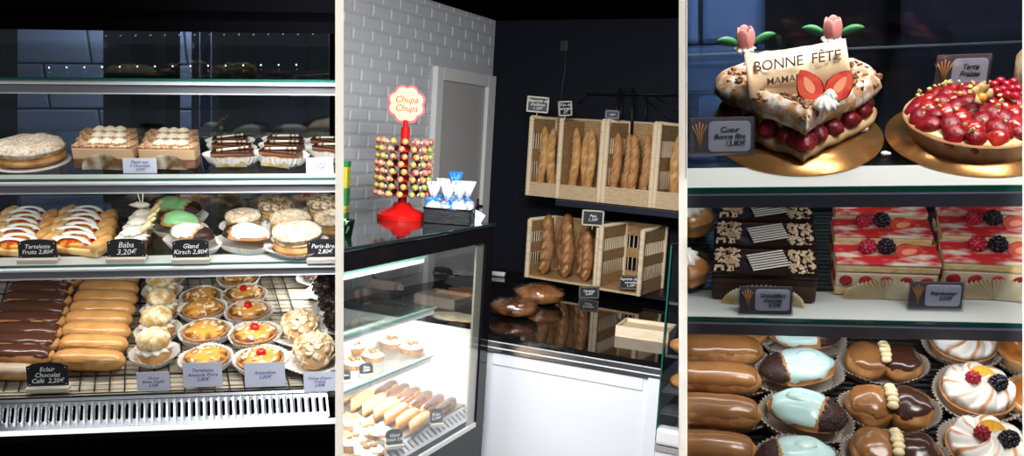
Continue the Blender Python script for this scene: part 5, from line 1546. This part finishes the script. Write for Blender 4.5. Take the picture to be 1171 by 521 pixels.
# beige cake at the frame edge
o = thing('beige_cake', 'slice of beige nutty cake peeping in beside the strawberry tart', 'cake')
bm = bm_new(); lathe(bm, [(.001, 0), (.035, 0), (.038, .045), (.03, .06), (.001, .062)], 30); mk('cake_body', bm, mat('beige_crumb', (.45, .28, .15), .8, col2=(.62, .44, .28), nscale=60, bump=.8, bscale=90), o)
put(o, B3, B3.z(1193, 106, s1))

# ---------- middle shelf
def cup_dessert():
    t = thing('rum_cake_cup', '', 'dessert')
    bm = bm_new(); lathe(bm, [(.001, 0), (.030, 0), (.043, .040), (.046, .042), (.044, .043), (.041, .040), (.029, .002), (.001, .002)], 36); mk('clear_cup', bm, plast, t)
    bm = bm_new(); blob(bm, (.039, .039, .022), (0, 0, .026), 24, 14, .9, .05, 20, 3); mk('cake', bm, mat('soaked_cake', (.42, .17, .04), .25, col2=(.55, .25, .07), nscale=30, coat=.4), t)
    bm = bm_new(); rosette(bm, (-.004, .006, .042), .024, .024, 9, .3); mk('cream_swirl', bm, creamw, t)
    return t
cd_ = cup_dessert()
for (u, v, lab) in ((790, 268, 'rear one of the two at the partition'), (785, 324, 'front one of the two at the partition')):
    o = first(cd_, 'clear cup of soaked brown cake with cream, %s' % lab, 'rum cake cups'); place(B3, o, u, v, s2, 62, .092); cut_at(o, B3, 785.1, True)
crispm = mat('crisp_flakes', (.62, .42, .24), .6, col2=(.80, .64, .46), nscale=90)
plate_bw = mat('striped_white_chocolate', (.02, .012, .010), .3)
def choc_slice():
    t = thing('chocolate_slice', '', 'cake slice')
    bm = bm_new(); box(bm, -.056, .056, -.021, .021, .002, .034, None, .003); mk('layers', bm, mat('choc_layers', (.10, .045, .025), .6, col2=(.03, .012, .008), nscale=7, stretch=(1, 1, 50), lo=.4, hi=.6, bump=.3, bscale=80), t, False)
    bm = bm_new(); box(bm, -.057, .057, -.022, .022, .034, .040, None, .002); mk('glaze', bm, mat('slice_glaze', (.022, .010, .008), .22, bump=.3, bscale=40), t, False)
    bm = bm_new(); mm = T(.004, .0, .0415) @ RZ(.32) @ RX(.14)
    box(bm, -.0205, .0205, -.014, .014, 0, .0018, mm); pl_ = mk('chocolate_plate', bm, plate_bw, t, False)
    bm = bm_new()
    for k in range(7): box(bm, -.0207, .0207, -.0135 + .0040 * k, -.0135 + .0040 * k + .0019, .0018, .0022, mm)
    mk('white_stripes', bm, mat('white_chocolate', (.85, .82, .70), .4), pl_, False)
    for s in (-1, 1):
        bm = bm_new(); rd = random.Random(s + 3)
        for i in range(110):
            x, y = s * rd.uniform(.027, .054), rd.uniform(-.021, .020); q = rd.uniform(.0008, .0024)
            box(bm, -q, q, -q * .6, q * .6, -q * .4, q * .4, T(x, y, .0415 + rd.uniform(0, .002)) @ RZ(rd.uniform(0, 6)) @ RX(rd.uniform(-.6, .6)) @ RY(rd.uniform(-.6, .6)))
        mk('crisp_flakes', bm, crispm, t, False)
    return t
cs1, cs2 = choc_slice(), choc_slice()
fan(cs1, .088, .026, -.0262, goldcup, 'gold_liner', 0)
for k, (u, v, wp, pr) in enumerate(((872, 333, 114, cs1), (872, 301, 109, cs2), (873, 271, 103, cs2))):
    o = first(pr, 'chocolate slice with a striped plate and crisp flakes, %s of three' % ('front', 'middle', 'rear')[k], 'chocolate slices with striped plates'); place(B3, o, u, v, s2, wp, .114, rz=-.05)
swirl = mat('raspberry_swirl_glaze', (.62, .03, .03), .18, col2=(.84, .74, .60), nscale=22, lo=.44, hi=.60, coat=.4, detail=3, stretch=(1, 2.4, 1))
fcream = mat('framboisier_cream', (.85, .70, .48), .5)
def framboisier(front, sd):
    t = thing('raspberry_slice', '', 'cake slice')
    bm = bm_new(); box(bm, -.056, .056, -.021, .021, .001, .012, None, .002); mk('bottom_sponge', bm, spongem, t, False)
    bm = bm_new(); box(bm, -.0555, .0555, -.0205, .0205, .012, .034, None, .003)
    mk('cream_layer', bm, fcream, t, False)
    bm = bm_new()
    for k in range(5): blob(bm, (.008, .004, .008), (-.044 + .022 * k, -.0195, .022), 12, 8)
    for k in range(2): blob(bm, (.004, .008, .008), (-.054, -.010 + .02 * k, .022), 12, 8)
    mk('raspberries_inside', bm, raspm, t)
    bm = bm_new(); box(bm, -.056, .056, -.021, .021, .034, .044, None, .002); mk('top_sponge', bm, spongem, t, False)
    bm = bm_new(); box(bm, -.0565, .0565, -.0215, .0215, .044, .0475, None, .0015); mk('marbled_glaze', bm, swirl, t, False)
    bm = bm_new(); berry(bm, (-.020, .004, .0465), .0095, .016, 9, 5); mk('raspberry', bm, raspm, t)
    bm = bm_new(); berry(bm, (.000, .004, .0465), .0095, .017, 10, 5); mk('blackberry', bm, blackm, t)
    cut_strawberry(t, .034, .011, T(.022, .0, .0500) @ RZ(.35) @ RX(.55), 'strawberry_half')
    if front: fan(t, .092, .028, -.0262, mat('gold_stained_liner', (.75, .60, .34), .35, .3, col2=(.82, .74, .55), nscale=25), 'gold_liner', 0)
    return t
f1, f2 = framboisier(True, 1), framboisier(False, 2)
for c_, col_ in enumerate((((1008, 328, 108, 0), (1003, 296, 102, 1), (1001, 270, 96, 1)), ((1132, 328, 114, 0), (1127, 296, 108, 1), (1123, 270, 102, 1)))):
    for u, v, wp, b_ in col_:
        k = col_.index((u, v, wp, b_))
        o = first((f1, f2)[b_], 'marbled red raspberry slice with three berries, %s of the column %s' % (('front', 'middle', 'rear')[k], ('beside the chocolate slices', 'at the frame side')[c_]), 'raspberry slices'); place(B3, o, u, v, s2, wp, .113, rz=-.04 - .03 * c_)

# ---------- bottom mat
z3 = s3z
ce = [eclair('caramel_eclair', caramelglaze, chouxdk, .135, .048, .040, sd, paperold) for sd in (31, 35)]
for k, (u, v, wp) in enumerate(((822, 392, 108), (815, 413, 110), (811, 446, 114), (808, 484, 120), (802, 526, 122))):
    o = first(ce[k % 2], 'caramel glazed eclair in a paper case, %s of the column' % ('rearmost', 'second from the back', 'middle one', 'second from the front', 'front one')[k], 'caramel eclairs'); place(B3, o, u, v, z3, wp, .135, rz=-.03); cut_at(o, B3, 785.1, True)
def mint_bun(flip, sd):
    t = thing('mint_bun', '', 'pastry')
    L = .10
    def rr(bm, **k): return blob(bm, (L / 2, L * .34, L * .22), (0, 0, L * .22), 40, 24, .95, .08, 18, sd, flat=.002, **k)
    bm = bm_new(); rr(bm); mk('choux_shell', bm, chouxdk, t)
    bm = bm_new(); rr(bm, mask=lambda d: min(d.z - .30 + .35 * nz(d * 2.2), .40 - d.x * flip), off=.0026, edge=.2)
    blob(bm, (.016, .010, .006), (-.012 * flip, .004, L * .42), 14, 8)
    mk('mint_icing', bm, mint, t)
    bm = bm_new(); rr(bm, mask=lambda d: min(d.z - .12, d.x * flip - .40 + .08 * nz(d * 5)), off=.0030, edge=.12)
    rd = random.Random(sd)
    for i in range(150):
        a, th = rd.uniform(-1.25, 1.25), rd.uniform(.0, 1.35)
        d = Vector((cos(th) * cos(a) * flip, cos(th) * sin(a), sin(th)))
        if d.x * flip < .42: continue
        p = Vector((d.x * L / 2 * 1.05, d.y * L * .34 * 1.05, L * .22 + d.z * L * .22 * 1.07))
        tube(bm, [(-.0022, 0, 0), (.0022, 0, 0)], .0006, 4, T(*p) @ RZ(rd.uniform(0, 6)) @ RY(rd.uniform(-.5, .5)))
    mk('chocolate_sprinkles', bm, sprinkle, t)
    paper_cup(t, L * .52, L * .40, .018, 1.16, 52, paperold)
    return t
mb1, mb2 = mint_bun(1, 3), mint_bun(-1, 4)
for k, (u, v, wp, pr, rz_) in enumerate(((917, 397, 80, mb1, -.05), (911, 437, 86, mb2, .2), (920, 487, 90, mb1, -.35), (908, 540, 92, mb2, .15))):
    o = first(pr, 'mint iced bun with chocolate sprinkles, %s of the column' % ('rearmost', 'second from the back', 'third from the back', 'front one')[k], 'mint iced buns'); place(B3, o, u, v, z3, wp, .104, rz=rz_)
chocg3 = mat('brown_choc_glaze', (.050, .018, .010), .2, coat=.4, bump=.2, bscale=30)
def double_bun(sd):
    t = thing('double_cream_bun', '', 'pastry')
    def body(bm, **k):
        for s in (-1, 1):
            if k.get('only') and k['only'] != s: continue
            blob(bm, (.031, .034, .021), (s * .0235, 0, .0205), 32, 20, 1, .09, 20, sd + s, mask=k.get('mask'), off=k.get('off', 0), edge=.2)
    bm = bm_new(); body(bm); mk('choux_shells', bm, chouxdk, t)
    bm = bm_new(); body(bm, only=-1, mask=lambda d: d.z - .42 + .3 * nz(d * 2 + Vector((sd, 0, 0))), off=.0026); mk('coffee_icing', bm, caramelglaze, t)
    bm = bm_new(); body(bm, only=1, mask=lambda d: d.z - .42 + .3 * nz(d * 2 + Vector((sd, 2, 0))), off=.0026); mk('chocolate_icing', bm, chocg3, t)
    bm = bm_new()
    for k in range(5): blob(bm, (.0085 - .0006 * abs(k - 2), .006, .0055), (.001 * (k % 2), -.017 + .0085 * k, .0405 + .0035 * (1 - abs(k - 2) / 2)), 14, 8, m=None)
    mk('piped_cream', bm, mat('butter_cream', (.80, .66, .38), .4), t)
    paper_cup(t, .056, .038, .018, 1.14, 54, paperold)
    return t
db = [double_bun(3), double_bun(6)]
for k, (u, v, wp, rz_) in enumerate(((1008, 426, 86, -.02), (1015, 479, 96, -.04), (1021, 532, 102, -.05))):
    o = first(db[k % 2], 'double choux bun half coffee and half chocolate iced, %s of three' % ('rear', 'middle', 'front')[k], 'double choux buns'); place(B3, o, u, v, z3, wp, .112, rz=rz_)
# meringue tartlets with a spiral of torched ridges
def meringue_tart():
    t = thing('meringue_tartlet', '', 'tartlet')
    tart_shell(t, .046, .018, crust, 0)
    bm = bm_new(); nr, na = 26, 120; P = []
    for i in range(nr + 1):
        r = .0425 * i / nr if i else .0004
        row = []
        for j in range(na):
            a = 2 * PI * j / na
            ph = 8 * a + 9 * (r / .0425)
            rid = abs(sin(ph / 2)) ** .7
            env = min(1, r / .012) * (1 if i < nr else 0)
            z = .020 + .014 * (1 - (r / .0425) ** 2) ** .6 + .0085 * rid * env
            row.append((r * (1 + .03 * rid) * cos(a), r * (1 + .03 * rid) * sin(a), z))
        P.append(row)
    V = grid(bm, P, cap=True)
    o = mk('meringue_swirl', bm, mat('torched_meringue', (.90, .87, .80), .5, col2=(.52, .24, .08), attr='toast', lo=.55, hi=1.0, sss=.05), t)
    at_ = o.data.attributes.new('toast', 'FLOAT', 'POINT')
    for k, v in enumerate(o.data.vertices):
        r = math.hypot(v.co.x, v.co.y); a = math.atan2(v.co.y, v.co.x)
        rid = abs(sin((8 * a + 9 * (r / .0425)) / 2)) ** .7
        q = .5 + .5 * nz(Vector((v.co.x * 60, v.co.y * 60, 3)))
        at_.data[k].value = max(0, (rid - .80) * 6) * (.4 + .8 * q) * (r > .006)
    paper_cup(t, .047, .047, .016, 1.16, 56, paperold)
    return t
mtt = meringue_tart()
bm = bm_new(); berry(bm, (0, 0, 0), .0092, .017, 9, 5); rb = mk('raspberry', bm, raspm, None)
bm = bm_new(); berry(bm, (0, 0, 0), .0105, .022, 10, 6); bb_ = mk('blackberry', bm, blackm, None)
ors = thing('orange_slice', '', 'fruit')
bm = bm_new(); P1 = [(.018 * cos(PI * j / 20), .018 * sin(PI * j / 20)) for j in range(21)]
prism(bm, [(x, 0, y) for x, y in P1], [(x, .0035, y) for x, y in P1]); mk('rind', bm, mat('orange_rind', (.85, .40, .03), .3), ors, False)
bm = bm_new()
for k in range(4):
    a0, a1 = PI * k / 4 + .07, PI * (k + 1) / 4 - .07
    pts = [(.002 * cos((a0 + a1) / 2), .002 * sin((a0 + a1) / 2))] + [(.0155 * cos(a0 + (a1 - a0) * q / 5), .0155 * sin(a0 + (a1 - a0) * q / 5)) for q in range(6)]
    prism(bm, [(x, -.0008, y) for x, y in pts], [(x, 0, y) for x, y in pts])
mk('segments', bm, mat('orange_flesh', (.92, .52, .05), .2, coat=.4), ors, False)
seen = 0
for k, (u, v, wp) in enumerate(((1099, 402, 84), (1115, 459, 95), (1125, 523, 102))):
    o = first(mtt, 'torched meringue tartlet with a spiral top, %s of three' % ('rear', 'middle', 'front')[k], 'meringue tartlets'); place(B3, o, u, v, z3, wp, .109, rz=k * .6)
    s = wp * zf_of(B3, B3.z(u, v, z3)) / FOC / .109
    base = B3.z(u, v, z3)
    wh = ('rear', 'middle', 'front')[k] + ' meringue tartlet'
    fz = .035 * s
    def on(o_, dx, dy, dz, rz=0, rx=0, ry=0):
        put(o_, B3, base + Vector((dx * s, dy * s, fz + dz * s)), rz, s, rx, ry)
    if k:
        r_ = rb if 'label' not in rb else rb.copy()
        if r_ is not rb: COL.objects.link(r_)
        on(r_, -.010, -.004, .002); tag(r_, 'raspberry on top of the ' + wh, 'raspberry', 'raspberries on meringue tartlets')
        q_ = first(ors, 'half orange slice on top of the ' + wh, 'orange slices on meringue tartlets'); on(q_, .003, .004, .000, -.3, -.75)
    b_ = bb_ if 'label' not in bb_ else bb_.copy()
    if b_ is not bb_: COL.objects.link(b_)
    on(b_, .008 if k else .0, -.014 if k else .012, .006, .4, 0, 1.35); tag(b_, 'blackberry on top of the ' + wh, 'blackberry', 'blackberries on meringue tartlets')
nt_ = thing('nut_tartlet', '', 'tartlet')
tart_shell(nt_, .044, .020, crust, 0)
dome(nt_, .040, .019, .006, mat('caramel_filling', (.38, .12, .02), .15, col2=(.58, .24, .05), nscale=30, coat=.6), 'caramel_filling', .1, 2)
flakes(nt_, 26, .022, .026, .0028, mat('nut_bits', (.70, .50, .20), .6), 6, 'nut_bits')
paper_cup(nt_, .045, .045, .014, 1.14, 50, paperold)
for k, (u, v) in enumerate(((1176, 412), (1186, 466))):
    o = first(nt_, 'caramel tartlet with chopped nuts cut by the frame edge, %s one' % ('rear', 'front')[k], 'caramel nut tartlets'); place(B3, o, u, v, z3, 84, .102)

# ---------- light of bay 3
area('shop_light', B3.W @ Vector((.50, .76, .40)), B3.W @ Vector((B3.xcol(978, 1.0, s2), 1.0, s2)), .6, 4.2, (1, .97, .93), sizey=.4, spread=math.radians(100))
for z, e in ((s1, .35), (s2, .4)):
    x = B3.xcol(978, Y3, z)
    area('cake_case_lamp', (x, Y3 + .008, z - .0245), (x, Y3 + .06, z - .2), .42, e, (.97, .97, 1), sizey=.01, bay=B3)
area('blue_tile_fill', (B3.xcol(850, 1.2, s1), 1.20, s1 + .46), (B3.xcol(825, 1.4, -.6), YB3 + .05, -.62), .3, 1.6, (.9, .95, 1), sizey=.02, bay=B3, spread=math.radians(100))  # added light, only there to brighten the stand-in blue tiles
area('upper_case_lamp', (B3.xcol(978, 1.1, s1), 1.08, s1 + .46), (B3.xcol(978, 1.15, s1), 1.22, s1), .5, 2.2, (.97, .98, 1), sizey=.02, bay=B3)
